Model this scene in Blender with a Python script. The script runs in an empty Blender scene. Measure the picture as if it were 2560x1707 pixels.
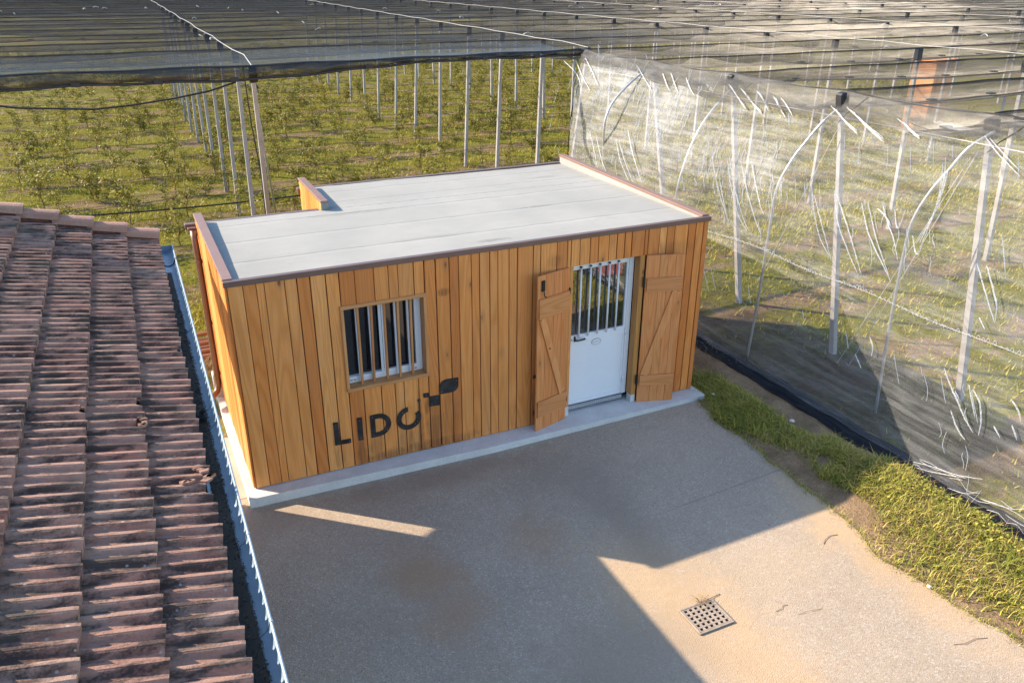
import bpy, bmesh, math, random
import numpy as np
from mathutils import Vector, Matrix, noise

SC = bpy.context.scene
COL = SC.collection
random.seed(7)
RNG = np.random.default_rng(11)
rad = math.radians

# ------------------------------------------------------------------ camera
cam_data = bpy.data.cameras.new("camera")
cam_data.sensor_width = 36.0
cam_data.lens = 28.52
cam_data.clip_start = 0.1
cam_data.clip_end = 600.0
cam = bpy.data.objects.new("camera", cam_data)
COL.objects.link(cam)
_r = Vector((0.900870, -0.434063, 0.004723))
_u = Vector((0.175620, 0.374396, 0.910486))
_f = Vector((0.396977, 0.819400, -0.413512))
_m = Matrix((_r, _u, -_f)).transposed().to_4x4()
_m.translation = Vector((-0.79771, -8.69318, 5.66045))
cam.matrix_world = _m
SC.camera = cam

# ------------------------------------------------------------------ light
SUN_EL, SUN_STR, SKY_STR, EXPOSURE = rad(29.9), 3.35, 0.118, 1.74
SUN_TRAVEL = Vector((0.760 * math.cos(SUN_EL), -0.650 * math.cos(SUN_EL), -math.sin(SUN_EL)))
world = bpy.data.worlds.new("World")
SC.world = world
world.use_nodes = True
wn = world.node_tree.nodes
bg = wn["Background"]
sky = wn.new("ShaderNodeTexSky")
sky.sky_type = 'NISHITA'
sky.sun_disc = False
sky.sun_elevation = SUN_EL
sky.sun_rotation = math.atan2(-0.760, 0.650)
sky.altitude = 200
sky.air_density = 1.0
sky.dust_density = 0.35
sky.ozone_density = 1.6
world.node_tree.links.new(sky.outputs[0], bg.inputs[0])
bg.inputs[1].default_value = SKY_STR
sun_data = bpy.data.lights.new("sun", 'SUN')
sun_data.energy = SUN_STR
sun_data.angle = rad(0.5)
sun_data.color = (1.0, 0.85, 0.66)
sun = bpy.data.objects.new("sun", sun_data)
COL.objects.link(sun)
sun.rotation_euler = SUN_TRAVEL.to_track_quat('-Z', 'Y').to_euler()
sun.location = (-10, 9, 12)
vs = SC.view_settings
vs.view_transform = 'Standard'
vs.look = 'None'
vs.exposure = EXPOSURE
vs.gamma = 1.0
vs.use_curve_mapping = False
SC.cycles.transparent_max_bounces = 32
SC.cycles.max_bounces = 8
SC.cycles.sample_clamp_indirect = 6.0
SC.cycles.use_denoising = True

# ------------------------------------------------------------------ object helpers
def link(o, parent=None):
    COL.objects.link(o)
    if parent is not None:
        o.parent = parent
    return o

def thing(name, label, cat, loc=(0, 0, 0), rotz=0.0, group=None):
    o = bpy.data.objects.new(name, None)
    o.empty_display_size = 0.2
    o.location = loc
    o.rotation_euler = (0, 0, rotz)
    link(o)
    tag(o, label, cat, group)
    return o

def tag(o, label, cat, group=None):
    o["label"] = label
    o["category"] = cat
    if group:
        o["group"] = group
    return o

def structure(o):
    o["kind"] = "structure"
    return o

def stuff(o):
    o["kind"] = "stuff"
    return o

def dup(root, loc=None, rotz=None, label=None, group=None, scale=None):
    r = root.copy()
    COL.objects.link(r)
    if loc is not None:
        r.location = loc
    if rotz is not None:
        r.rotation_euler = (0, 0, rotz)
    if scale is not None:
        r.scale = scale
    if label:
        r["label"] = label
    if group:
        r["group"] = group
    for ch in list(root.children):
        c = ch.copy()
        COL.objects.link(c)
        c.parent = r
        for g in ch.children:
            d = g.copy()
            COL.objects.link(d)
            d.parent = c
    return r

class MB:
    """collects simple solids, then links them as one mesh object"""
    def __init__(self):
        self.v, self.f = [], []
    def add(self, vs_, fs_):
        n = len(self.v)
        self.v += [tuple(p) for p in vs_]
        self.f += [tuple(i + n for i in f) for f in fs_]
        return self
    def hexa(self, p):
        """p: 4 bottom points then 4 top points, both counter-clockwise"""
        return self.add(p, [(3, 2, 1, 0), (4, 5, 6, 7), (0, 1, 5, 4), (1, 2, 6, 5), (2, 3, 7, 6), (3, 0, 4, 7)])
    def box(self, x0, x1, y0, y1, z0, z1):
        return self.hexa([(x0, y0, z0), (x1, y0, z0), (x1, y1, z0), (x0, y1, z0),
                          (x0, y0, z1), (x1, y0, z1), (x1, y1, z1), (x0, y1, z1)])
    def prism(self, pts, d):
        """extrude a polygon (list of 3-D points) along the vector d"""
        n = len(pts)
        a = [Vector(p) for p in pts]
        b = [p + Vector(d) for p in a]
        fs_ = [tuple(range(n))[::-1], tuple(range(n, 2 * n))]
        fs_ += [(i, (i + 1) % n, n + (i + 1) % n, n + i) for i in range(n)]
        return self.add(a + b, fs_)
    def tube(self, pts, r, seg=8, cap=True):
        P = [Vector(p) for p in pts]
        n = len(P)
        rr = r if isinstance(r, (list, tuple)) else [r] * n
        T = [(P[min(i + 1, n - 1)] - P[max(i - 1, 0)]).normalized() for i in range(n)]
        ref = Vector((0, 0, 1)) if abs(T[0].z) < 0.9 else Vector((1, 0, 0))
        base = len(self.v)
        for i in range(n):
            a = ref - T[i] * ref.dot(T[i])
            if a.length < 1e-4:
                a = T[i].orthogonal()
            a.normalize()
            ref = a
            b = T[i].cross(a)
            for s in range(seg):
                t = 2 * math.pi * s / seg
                self.v.append(tuple(P[i] + (a * math.cos(t) + b * math.sin(t)) * rr[i]))
        for i in range(n - 1):
            for s in range(seg):
                s2 = (s + 1) % seg
                self.f.append((base + i * seg + s, base + i * seg + s2, base + (i + 1) * seg + s2, base + (i + 1) * seg + s))
        if cap:
            self.f.append(tuple(base + s for s in range(seg))[::-1])
            self.f.append(tuple(base + (n - 1) * seg + s for s in range(seg)))
        return self
    def mesh(self, name, bevel=0.0, seg=1, smooth=False):
        me = bpy.data.meshes.new(name)
        me.from_pydata(self.v, [], self.f)
        if bevel > 0:
            bm = bmesh.new()
            bm.from_mesh(me)
            bmesh.ops.bevel(bm, geom=list(bm.edges), offset=bevel, segments=seg, affect='EDGES', profile=0.6)
            bm.to_mesh(me)
            bm.free()
        if smooth:
            me.polygons.foreach_set("use_smooth", [True] * len(me.polygons))
        me.update()
        return me
    def build(self, name, m, parent=None, bevel=0.0, seg=1, smooth=False, loc=(0, 0, 0)):
        me = self.mesh(name, bevel, seg, smooth)
        me.materials.append(m)
        o = bpy.data.objects.new(name, me)
        o.location = loc
        return link(o, parent)

def np_mesh(name, verts, faces, m, smooth=False):
    """faces: (M,3) or (M,4) int array"""
    me = bpy.data.meshes.new(name)
    verts = np.asarray(verts, dtype=np.float32)
    faces = np.asarray(faces, dtype=np.int32)
    k = faces.shape[1]
    me.vertices.add(len(verts))
    me.vertices.foreach_set("co", verts.ravel())
    me.loops.add(faces.size)
    me.loops.foreach_set("vertex_index", faces.ravel())
    me.polygons.add(len(faces))
    me.polygons.foreach_set("loop_start", np.arange(0, faces.size, k, dtype=np.int32))
    me.polygons.foreach_set("loop_total", np.full(len(faces), k, dtype=np.int32))
    if smooth:
        me.polygons.foreach_set("use_smooth", np.ones(len(faces), dtype=bool))
    me.update(calc_edges=True)
    me.materials.append(m)
    return me

def obj(name, me, parent=None, loc=(0, 0, 0)):
    o = bpy.data.objects.new(name, me)
    o.location = loc
    return link(o, parent)

def grid_faces(nu, nv):
    i = np.arange(nu - 1)[:, None] * nv + np.arange(nv - 1)[None, :]
    i = i.ravel()
    return np.stack([i, i + 1, i + nv + 1, i + nv], axis=1)

# smooth pseudo-random field used for wrinkles, in numpy
class Field:
    def __init__(self, seed, n=18, lo=0.5, hi=4.0, aniso=(1, 1, 1)):
        g = np.random.default_rng(seed)
        d = g.normal(size=(n, 3))
        d /= np.linalg.norm(d, axis=1)[:, None]
        self.k = d * g.uniform(lo, hi, size=(n, 1)) * np.array(aniso)[None, :]
        self.p = g.uniform(0, 6.283, size=n)
        self.n = n
    def __call__(self, P):
        return np.sin(P @ self.k.T + self.p).sum(axis=1) / math.sqrt(self.n)

# ------------------------------------------------------------------ material helpers
class NT:
    def __init__(self, name):
        self.m = bpy.data.materials.new(name)
        self.m.use_nodes = True
        self.t = self.m.node_tree
        self.t.nodes.clear()
        self.out = self.t.nodes.new("ShaderNodeOutputMaterial")
    def n(self, typ, props=None, **ins):
        nd = self.t.nodes.new("ShaderNode" + typ)
        for k_, v_ in (props or {}).items():
            setattr(nd, k_, v_)
        for k_, v_ in ins.items():
            self.set(nd, k_, v_)
        return nd
    def set(self, nd, key, v_):
        key = key.replace("_", " ") if isinstance(key, str) else key
        if isinstance(key, str) and key.startswith("i") and key[1:].isdigit():
            s = nd.inputs[int(key[1:])]
        else:
            s = nd.inputs[key]
        if isinstance(v_, bpy.types.Node):
            v_ = v_.outputs[0]
        if isinstance(v_, bpy.types.NodeSocket):
            self.t.links.new(v_, s)
        else:
            s.default_value = v_
    def math(self, op, a, b=0.0, c=None, clamp=False):
        nd = self.n("Math", {"operation": op, "use_clamp": clamp}, i0=a, i1=b)
        if c is not None:
            self.set(nd, "i2", c)
        return nd.outputs[0]
    def mix(self, fac, a, b, blend='MIX'):
        nd = self.t.nodes.new("ShaderNodeMix")
        nd.data_type = 'RGBA'
        nd.blend_type = blend
        for i, v_ in ((0, fac), (6, a), (7, b)):
            if isinstance(v_, bpy.types.Node):
                v_ = v_.outputs[0]
            if isinstance(v_, bpy.types.NodeSocket):
                self.t.links.new(v_, nd.inputs[i])
            else:
                nd.inputs[i].default_value = v_ if i == 0 else (tuple(v_) + (1,) if len(v_) == 3 else v_)
        return nd.outputs[2]
    def ramp(self, fac, stops, interp='LINEAR'):
        nd = self.t.nodes.new("ShaderNodeValToRGB")
        cr = nd.color_ramp
        cr.interpolation = interp
        while len(cr.elements) < len(stops):
            cr.elements.new(0.5)
        for e, (p, c) in zip(cr.elements, stops):
            e.position = p
            e.color = (c, c, c, 1) if isinstance(c, (int, float)) else tuple(c) + (1,)
        self.set(nd, "Fac", fac)
        return nd.outputs[0]
    def noise(self, vec, scale, detail=4, rough=0.55, dist=0.0):
        nd = self.n("TexNoise", None, Scale=scale, Detail=detail, Roughness=rough, Distortion=dist)
        if vec is not None:
            self.set(nd, "Vector", vec)
        return nd.outputs[0]
    def mapping(self, vec, scale=(1, 1, 1), loc=(0, 0, 0), rot=(0, 0, 0)):
        nd = self.n("Mapping")
        self.set(nd, "Vector", vec)
        self.set(nd, "Scale", scale)
        self.set(nd, "Location", loc)
        self.set(nd, "Rotation", rot)
        return nd.outputs[0]
    def pos(self):
        return self.n("NewGeometry").outputs["Position"]
    def objco(self):
        return self.n("TexCoord").outputs["Object"]
    def rnd(self):
        return self.n("ObjectInfo").outputs["Random"]
    def island(self):
        return self.n("NewGeometry").outputs["Random Per Island"]
    def blob(self, vec, c, r, soft, warp=None):
        """soft elliptical patch round c (world or object coordinates), 1 inside, 0 outside"""
        v_ = self.n("VectorMath", {"operation": 'SUBTRACT'}, i0=vec, i1=c).outputs[0]
        v_ = self.n("VectorMath", {"operation": 'DIVIDE'}, i0=v_, i1=r).outputs[0]
        d = self.n("VectorMath", {"operation": 'LENGTH'}, i0=v_).outputs["Value"]
        if warp is not None:
            d = self.math('ADD', d, warp)
        return self.n("MapRange", {"interpolation_type": 'SMOOTHSTEP'}, i0=d, i1=1.0 + soft, i2=1.0 - soft).outputs[0]
    def principled(self, color, rough=0.7, bump=None, bump_d=0.01, metal=0.0, spec=0.4, **kw):
        b = self.n("BsdfPrincipled")
        self.set(b, "Base Color", color if not isinstance(color, tuple) or len(color) == 4 else color + (1,))
        self.set(b, "Roughness", rough)
        self.set(b, "Metallic", metal)
        self.set(b, "Specular IOR Level", spec)
        for k_, v_ in kw.items():
            self.set(b, k_, v_)
        if bump is not None:
            bp = self.n("Bump", None, Strength=1.0, Distance=bump_d, Height=bump)
            self.t.links.new(bp.outputs[0], b.inputs["Normal"])
        return b
    def done(self, shader):
        if isinstance(shader, bpy.types.Node):
            shader = shader.outputs[0]
        self.t.links.new(shader, self.out.inputs[0])
        return self.m

def simple(name, color, rough=0.6, metal=0.0, spec=0.4, var=0.12, scale=6.0, bump=0.0):
    t = NT(name)
    p = t.objco()
    nz = t.noise(p, scale, 5, 0.6)
    c = t.mix(t.ramp(nz, [(0.3, 0.0), (0.7, 1.0)]), tuple(x * (1 - var) for x in color), tuple(min(1, x * (1 + var)) for x in color))
    b = t.principled(c, rough, metal=metal, spec=spec, bump=t.noise(p, scale * 12, 3) if bump else None, bump_d=bump)
    return t.done(b)

# ---- larch cladding
def wood(name, cols, knot=1.0, stain=False, axis='Z', grain=1.0):
    t = NT(name)
    r = t.rnd()
    off = t.n("CombineXYZ", None, X=t.math('MULTIPLY', r, 37.0), Y=t.math('MULTIPLY', r, 91.0), Z=t.math('MULTIPLY', r, 53.0)).outputs[0]
    co = t.objco()
    base = t.n("VectorMath", {"operation": 'ADD'}, i0=co, i1=off).outputs[0]
    st = {'Z': (1, 1, 0.085), 'X': (0.085, 1, 1), 'Y': (1, 0.085, 1)}[axis]
    v1 = t.mapping(base, st)
    # growth-ring figure: contour lines of a stretched noise
    f = t.noise(v1, 3.2, 2, 0.4, 0.3)
    rings = t.math('PINGPONG', t.math('MULTIPLY', f, 16.0), 0.5)
    rings = t.ramp(rings, [(0.0, 0.0), (0.35, 0.75), (1.0, 1.0)])
    st2 = {'Z': (1, 1, 0.02), 'X': (0.02, 1, 1), 'Y': (1, 0.02, 1)}[axis]
    fib = t.noise(t.mapping(base, st2), 130.0, 3, 0.6)
    blot = t.noise(base, 1.6, 3, 0.5)
    board = t.ramp(r, [(i / (len(cols) - 1), c) for i, c in enumerate(cols)])
    dark = t.mix(1.0, board, (0.80, 0.68, 0.52), 'MULTIPLY')
    c = t.mix(t.math('MULTIPLY', rings, 0.8), dark, board)
    c = t.mix(t.math('MULTIPLY', t.ramp(fib, [(0.35, 1.0), (0.65, 0.0)]), 0.25 * grain), c, (0.30, 0.13, 0.04))
    c = t.mix(t.math('MULTIPLY', t.ramp(blot, [(0.45, 0.0), (0.8, 1.0)]), 0.35), c, (0.42, 0.19, 0.07))
    # knots
    kst = {'Z': (1.0, 1.0, 0.42), 'X': (0.42, 1.0, 1.0), 'Y': (1.0, 0.42, 1.0)}[axis]
    vo = t.n("TexVoronoi", {"feature": 'F1'}, Vector=t.mapping(base, kst), Scale=3.6)
    d = vo.outputs["Distance"]
    k1 = t.ramp(d, [(0.0, 1.0), (0.045, 0.9), (0.085, 0.0)])
    k2 = t.ramp(d, [(0.06, 0.6), (0.22, 0.0)])
    c = t.mix(t.math('MULTIPLY', k2, knot), c, (0.40, 0.17, 0.06))
    c = t.mix(t.math('MULTIPLY', k1, knot * 0.9), c, (0.13, 0.055, 0.025))
    if stain:
        p = t.pos()
        w = t.math('MULTIPLY', t.math('SUBTRACT', t.noise(p, 7.0, 4), 0.5), 1.4)
        streak = t.noise(t.mapping(p, (38, 38, 1.1)), 1.0, 3, 0.6)
        sk = t.ramp(streak, [(0.42, 0.0), (0.62, 1.0)])
        m_ = None
        for (cx, cz, rx, rz, s) in ((1.31, 0.13, 0.05, 0.24, 0.75), (1.02, 0.18, 0.06, 0.16, 0.35), (1.50, 0.2, 0.09, 0.16, 0.5),
                                    (1.93, 0.16, 0.14, 0.2, 0.45), (2.10, 0.32, 0.04, 0.42, 0.8), (2.30, 0.2, 0.10, 0.4, 0.6),
                                    (2.20, 0.62, 0.03, 0.14, 0.7), (2.5, 0.35, 0.12, 0.36, 0.4), (2.05, 0.02, 0.7, 0.1, 0.8),
                                    (4.1, 0.0, 0.3, 0.12, 0.6), (5.85, 2.2, 0.28, 0.12, 0.35), (2.47, 2.12, 0.08, 0.045, 0.6), (4.0, 2.3, 0.1, 0.08, 0.45)):
            b_ = t.math('MULTIPLY', t.blob(p, (cx, -0.02, cz), (rx, 5.0, rz), 0.5, w), s)
            m_ = b_ if m_ is None else t.math('MAXIMUM', m_, b_)
        m_ = t.math('MULTIPLY', m_, t.math('ADD', 0.45, t.math('MULTIPLY', sk, 0.55)))
        c = t.mix(m_, c, (0.075, 0.035, 0.018))
    h = t.math('ADD', t.math('MULTIPLY', fib, 0.5), t.math('MULTIPLY', rings, 0.4))
    b = t.principled(c, 0.55, bump=h, bump_d=0.0025, spec=0.3)
    return t.done(b)

W_COLS = [(0.58, 0.19, 0.045), (0.88, 0.375, 0.110), (0.74, 0.265, 0.062), (0.93, 0.45, 0.155), (0.62, 0.205, 0.050), (0.84, 0.335, 0.090), (0.91, 0.41, 0.13)]
S_COLS = [(0.76, 0.315, 0.115), (0.82, 0.37, 0.145), (0.74, 0.285, 0.10), (0.84, 0.43, 0.18)]
M_WOOD = wood("larch_cladding", W_COLS, 1.0, True)
M_WOODX = wood("larch_rail", [(0.60, 0.31, 0.13), (0.68, 0.37, 0.17)], 0.3, axis='X')
M_WOODZ = wood("larch_trim", [(0.60, 0.31, 0.13), (0.68, 0.36, 0.16)], 0.3, axis='Z')
M_SHUT = wood("shutter_wood", S_COLS, 0.6)
M_SHUTX = wood("shutter_rail_wood", [(0.66, 0.275, 0.105), (0.74, 0.34, 0.135)], 0.2, axis='X')
M_BARWOOD = wood("bar_wood", [(0.50, 0.20, 0.07), (0.62, 0.32, 0.13), (0.58, 0.29, 0.12)], 0.4)
M_POSTWOOD = wood("post_wood", [(0.52, 0.27, 0.08), (0.58, 0.30, 0.10)], 1.0)
M_LOG = wood("stake_wood", [(0.36, 0.20, 0.13), (0.46, 0.27, 0.18), (0.40, 0.2, 0.12)], 0.3, axis='X', grain=2.0)

# ---- roof membrane: pale mineral felt
def membrane():
    t = NT("roof_felt")
    p = t.pos()
    n1 = t.noise(p, 0.9, 5, 0.6)
    n2 = t.noise(p, 160.0, 2, 0.6)
    n3 = t.noise(t.mapping(p, (0.6, 5, 1)), 2.0, 4, 0.6)
    c = t.mix(t.ramp(n1, [(0.35, 0.0), (0.7, 1.0)]), (0.305, 0.302, 0.277), (0.36, 0.352, 0.322))
    c = t.mix(t.math('MULTIPLY', t.ramp(n3, [(0.52, 0.0), (0.75, 1.0)]), 0.22), c, (0.27, 0.28, 0.265))
    c = t.mix(t.math('MULTIPLY', t.ramp(n2, [(0.3, 1.0), (0.6, 0.0)]), 0.22), c, (0.24, 0.24, 0.23))
    n4 = t.noise(p, 4.5, 6, 0.7)
    c = t.mix(t.math('MULTIPLY', t.ramp(n4, [(0.45, 0.0), (0.75, 1.0)]), 0.35), c, (0.275, 0.28, 0.26))
    wv = t.math('MULTIPLY', t.math('SUBTRACT', t.noise(p, 9.0, 5, 0.7), 0.5), 2.6)
    for (cx, cy, rx, ry, s) in ((3.3, 0.35, 0.22, 0.05, 0.6), (4.6, 1.62, 0.22, 0.045, 0.45), (2.0, 2.35, 0.7, 0.06, 0.4), (1.75, 2.75, 0.16, 0.10, 0.6), (2.6, 0.8, 0.5, 0.05, 0.3), (0.5, 0.5, 0.3, 0.5, 0.2), (5.6, 3.3, 0.25, 0.06, 0.35)):
        c = t.mix(t.math('MULTIPLY', t.blob(p, (cx, cy, 2.57), (rx, ry, 9.0), 0.7, wv), s), c, (0.16, 0.165, 0.14))
    b = t.principled(c, 0.85, bump=n2, bump_d=0.002, spec=0.2)
    return t.done(b)
M_FELT = membrane()
M_FLASH = simple("brown_metal", (0.17, 0.105, 0.085), 0.42, 0.35, 0.5, 0.08, 3)
M_CAP = simple("brown_metal_cap", (0.27, 0.155, 0.115), 0.45, 0.3, 0.5, 0.08, 3)
M_COPPER = simple("bronze_pipe", (0.21, 0.125, 0.085), 0.38, 0.45, 0.5, 0.1, 3)
M_WHITE = simple("white_aluminium", (0.74, 0.76, 0.79), 0.35, 0.0, 0.5, 0.03, 2)
M_BLACK = simple("black_iron", (0.014, 0.014, 0.016), 0.45, 0.2, 0.5, 0.2, 10)
M_GREYMETAL = simple("galvanised_steel", (0.42, 0.43, 0.44), 0.42, 0.65, 0.5, 0.12, 8)
M_CABLE = simple("steel_cable", (0.52, 0.49, 0.47), 0.4, 0.3, 0.5, 0.1, 8)
M_RUBBER = simple("black_rubber", (0.02, 0.02, 0.022), 0.6, 0.0, 0.4, 0.2, 10)
M_RENDER = simple("render_wall", (0.55, 0.47, 0.37), 0.85, 0.0, 0.2, 0.1, 2, 0.004)
M_CURTAIN = simple("dark_curtain", (0.012, 0.013, 0.016), 0.8, 0.0, 0.2, 0.2, 3)
M_SILVER = simple("silver_badge", (0.55, 0.56, 0.58), 0.3, 0.6, 0.5, 0.05, 8)
M_SCREW = simple("screw_head", (0.26, 0.26, 0.26), 0.35, 0.7, 0.5, 0.05, 8)

def sign_steel():
    t = NT("raw_steel")
    p = t.pos()
    n1 = t.noise(p, 9.0, 5, 0.65)
    c = t.mix(t.ramp(n1, [(0.35, 0.0), (0.7, 1.0)]), (0.022, 0.021, 0.022), (0.055, 0.053, 0.055))
    b = t.principled(c, t.ramp(n1, [(0.3, 0.35), (0.7, 0.6)]), metal=0.5, spec=0.5)
    return t.done(b)
M_SIGN = sign_steel()

def glass(name, tint, mixf, rough=0.015):
    t = NT(name)
    d = t.n("BsdfDiffuse", None, Color=tint + (1,))
    g = t.n("BsdfGlossy", None, Color=(0.92, 0.95, 0.97, 1), Roughness=rough)
    fr = t.n("Fresnel", None, IOR=1.5)
    f = t.math('ADD', t.math('MULTIPLY', fr.outputs[0], 1.0 - mixf), mixf)
    mx = t.n("MixShader", None, i0=f, i1=d, i2=g)
    return t.done(mx)
M_GLASS_DOOR = glass("coated_door_glass", (0.008, 0.009, 0.01), 0.26)
M_GLASS_WIN = glass("dark_window_glass", (0.006, 0.007, 0.009), 0.05)

def concrete(name, c0, c1, sc=3.0, speck=0.25):
    t = NT(name)
    p = t.pos()
    n1 = t.noise(p, sc, 6, 0.65)
    n2 = t.noise(p, 120.0, 2, 0.7)
    c = t.mix(t.ramp(n1, [(0.3, 0.0), (0.72, 1.0)]), c0, c1)
    c = t.mix(t.math('MULTIPLY', t.ramp(n2, [(0.35, 1.0), (0.6, 0.0)]), speck), c, tuple(x * 0.45 for x in c0))
    b = t.principled(c, 0.9, bump=n2, bump_d=0.003, spec=0.2)
    return t.done(b)
M_PLINTH = concrete("plinth_concrete", (0.60, 0.585, 0.56), (0.76, 0.74, 0.71), 4.0, 0.4)
M_POST = concrete("post_concrete", (0.34, 0.32, 0.305), (0.44, 0.415, 0.40), 3.0, 0.2)

# ---- paving: fine washed aggregate with ochre wash and dirt
def paving_mat():
    t = NT("aggregate_paving")
    p = t.pos()
    w = t.math('ADD', t.math('MULTIPLY', t.math('SUBTRACT', t.noise(p, 2.6, 5, 0.6), 0.5), 2.2), t.math('MULTIPLY', t.math('SUBTRACT', t.noise(p, 11.0, 4, 0.7), 0.5), 1.3))
    fine = t.noise(p, 95.0, 3, 0.75)
    gv = t.n("TexVoronoi", {"feature": 'F1'}, Vector=p, Scale=75.0)
    big = t.noise(p, 0.55, 4, 0.55)
    c = t.mix(t.ramp(big, [(0.3, 0.0), (0.7, 1.0)]), (0.36, 0.282, 0.203), (0.455, 0.357, 0.262))
    grain = t.n("SeparateColor", None, i0=gv.outputs["Color"]).outputs[0]
    c = t.mix(t.ramp(grain, [(0.0, 0.42), (0.22, 0.0)]), c, (0.13, 0.115, 0.095))
    c = t.mix(t.ramp(grain, [(0.80, 0.0), (1.0, 0.6)]), c, (0.60, 0.54, 0.46))
    c = t.mix(t.math('MULTIPLY', t.ramp(fine, [(0.35, 1.0), (0.55, 0.0)]), 0.35), c, (0.16, 0.14, 0.12))
    mott = t.noise(p, 3.3, 6, 0.65)
    c = t.mix(t.math('MULTIPLY', t.ramp(mott, [(0.5, 0.0), (0.75, 1.0)]), 0.35), c, (0.27, 0.215, 0.165))
    # ochre soil washed towards the drain and along the grass
    for (cx, cy, rx, ry, s, col) in ((3.45, -3.3, 0.55, 0.75, 0.5, (0.53, 0.355, 0.185)), (3.7, -4.75, 0.42, 0.95, 0.5, (0.53, 0.345, 0.175)),
                                     (4.6, -3.7, 1.2, 0.5, 0.25, (0.50, 0.36, 0.22)), (6.1, -3.2, 0.45, 0.6, 0.6, (0.52, 0.36, 0.20)),
                                     (6.0, -4.4, 0.35, 1.2, 0.5, (0.53, 0.345, 0.175)), (3.0, -5.6, 0.8, 0.5, 0.5, (0.56, 0.34, 0.15)),
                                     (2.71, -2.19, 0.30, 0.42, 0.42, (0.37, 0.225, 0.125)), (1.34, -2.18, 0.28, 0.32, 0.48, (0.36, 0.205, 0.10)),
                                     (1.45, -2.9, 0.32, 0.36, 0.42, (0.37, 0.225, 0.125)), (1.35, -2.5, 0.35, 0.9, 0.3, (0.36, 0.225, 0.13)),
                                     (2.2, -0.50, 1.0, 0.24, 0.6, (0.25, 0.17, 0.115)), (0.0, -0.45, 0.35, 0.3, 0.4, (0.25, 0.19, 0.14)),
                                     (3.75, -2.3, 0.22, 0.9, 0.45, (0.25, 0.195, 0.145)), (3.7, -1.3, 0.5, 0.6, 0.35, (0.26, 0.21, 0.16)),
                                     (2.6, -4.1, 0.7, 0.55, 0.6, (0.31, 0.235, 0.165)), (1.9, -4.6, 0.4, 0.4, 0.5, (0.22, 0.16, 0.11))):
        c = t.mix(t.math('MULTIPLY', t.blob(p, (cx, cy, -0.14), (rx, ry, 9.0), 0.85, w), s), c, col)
    # a drawn joint across the slab
    sep = t.n("SeparateXYZ", None, i0=p)
    jl = t.math('ABSOLUTE', t.math('ADD', t.math('SUBTRACT', sep.outputs[1], t.math('MULTIPLY', sep.outputs[0], 0.06)), 2.62))
    j = t.math('MULTIPLY', t.ramp(jl, [(0.0, 1.0), (0.012, 0.0)]), t.ramp(t.math('SUBTRACT', sep.outputs[0], 4.2), [(0.0, 0.0), (0.5, 1.0)]))
    c = t.mix(t.math('MULTIPLY', j, 0.5), c, (0.08, 0.075, 0.07))
    hb = t.math('ADD', t.math('MULTIPLY', fine, 0.6), t.math('MULTIPLY', gv.outputs["Distance"], 0.8))
    b = t.principled(c, t.ramp(big, [(0.3, 0.62), (0.7, 0.8)]), bump=hb, bump_d=0.004, spec=0.35)
    return t.done(b)
M_PAVE = paving_mat()
M_APRON = concrete("apron_concrete", (0.40, 0.34, 0.27), (0.50, 0.44, 0.37), 2.0, 0.2)

# ---- soil and turf
def ground_mat():
    t = NT("orchard_ground")
    p = t.pos()
    sep = t.n("SeparateXYZ", None, i0=p)
    # tree rows run along x every 2.72 m: bare soil under the trees, turf in the alleys
    ph = t.math('PINGPONG', t.math('SUBTRACT', sep.outputs[1], 10.4), 1.36)          # 0 on the row, 1.36 in the alley
    nz = t.noise(t.mapping(p, (0.6, 1.3, 1)), 1.4, 6, 0.62)
    n2 = t.noise(p, 7.0, 5, 0.7)
    n3 = t.noise(p, 40.0, 3, 0.7)
    m = t.math('ADD', t.math('MULTIPLY', ph, 0.36), t.math('MULTIPLY', t.math('SUBTRACT', nz, 0.5), 1.9))
    m = t.math('ADD', m, t.math('MULTIPLY', t.math('SUBTRACT', n2, 0.5), 0.7))
    turf = t.ramp(m, [(0.02, 0.0), (0.24, 1.0)])
    soil = t.mix(t.ramp(n2, [(0.3, 0.0), (0.7, 1.0)]), (0.24, 0.155, 0.085), (0.42, 0.285, 0.165))
    soil = t.mix(t.math('MULTIPLY', t.ramp(n3, [(0.35, 1.0), (0.6, 0.0)]), 0.5), soil, (0.13, 0.085, 0.045))
    gr = t.mix(t.ramp(n2, [(0.3, 0.0), (0.72, 1.0)]), (0.12, 0.125, 0.016), (0.34, 0.29, 0.042))
    gr = t.mix(t.math('MULTIPLY', t.ramp(n3, [(0.35, 1.0), (0.62, 0.0)]), 0.45), gr, (0.065, 0.075, 0.010))
    c = t.mix(turf, soil, gr)
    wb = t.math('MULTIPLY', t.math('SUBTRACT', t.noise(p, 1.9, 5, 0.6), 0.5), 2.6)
    shade_mask = t.blob(p, (8.6, -0.6, 0.0), (1.5, 3.6, 9.0), 0.5, wb)  # cabin's shadow behind the side net deepened in the ground colour
    c = t.mix(t.math('MULTIPLY', shade_mask, 0.85), c, t.mix(t.ramp(n2, [(0.3, 0.0), (0.7, 1.0)]), (0.030, 0.021, 0.014), (0.085, 0.056, 0.034)))
    hb = t.math('ADD', n2, t.math('MULTIPLY', n3, 0.6))
    b = t.principled(c, 0.95, bump=hb, bump_d=0.06, spec=0.1)
    return t.done(b)
M_GROUND = ground_mat()

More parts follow.
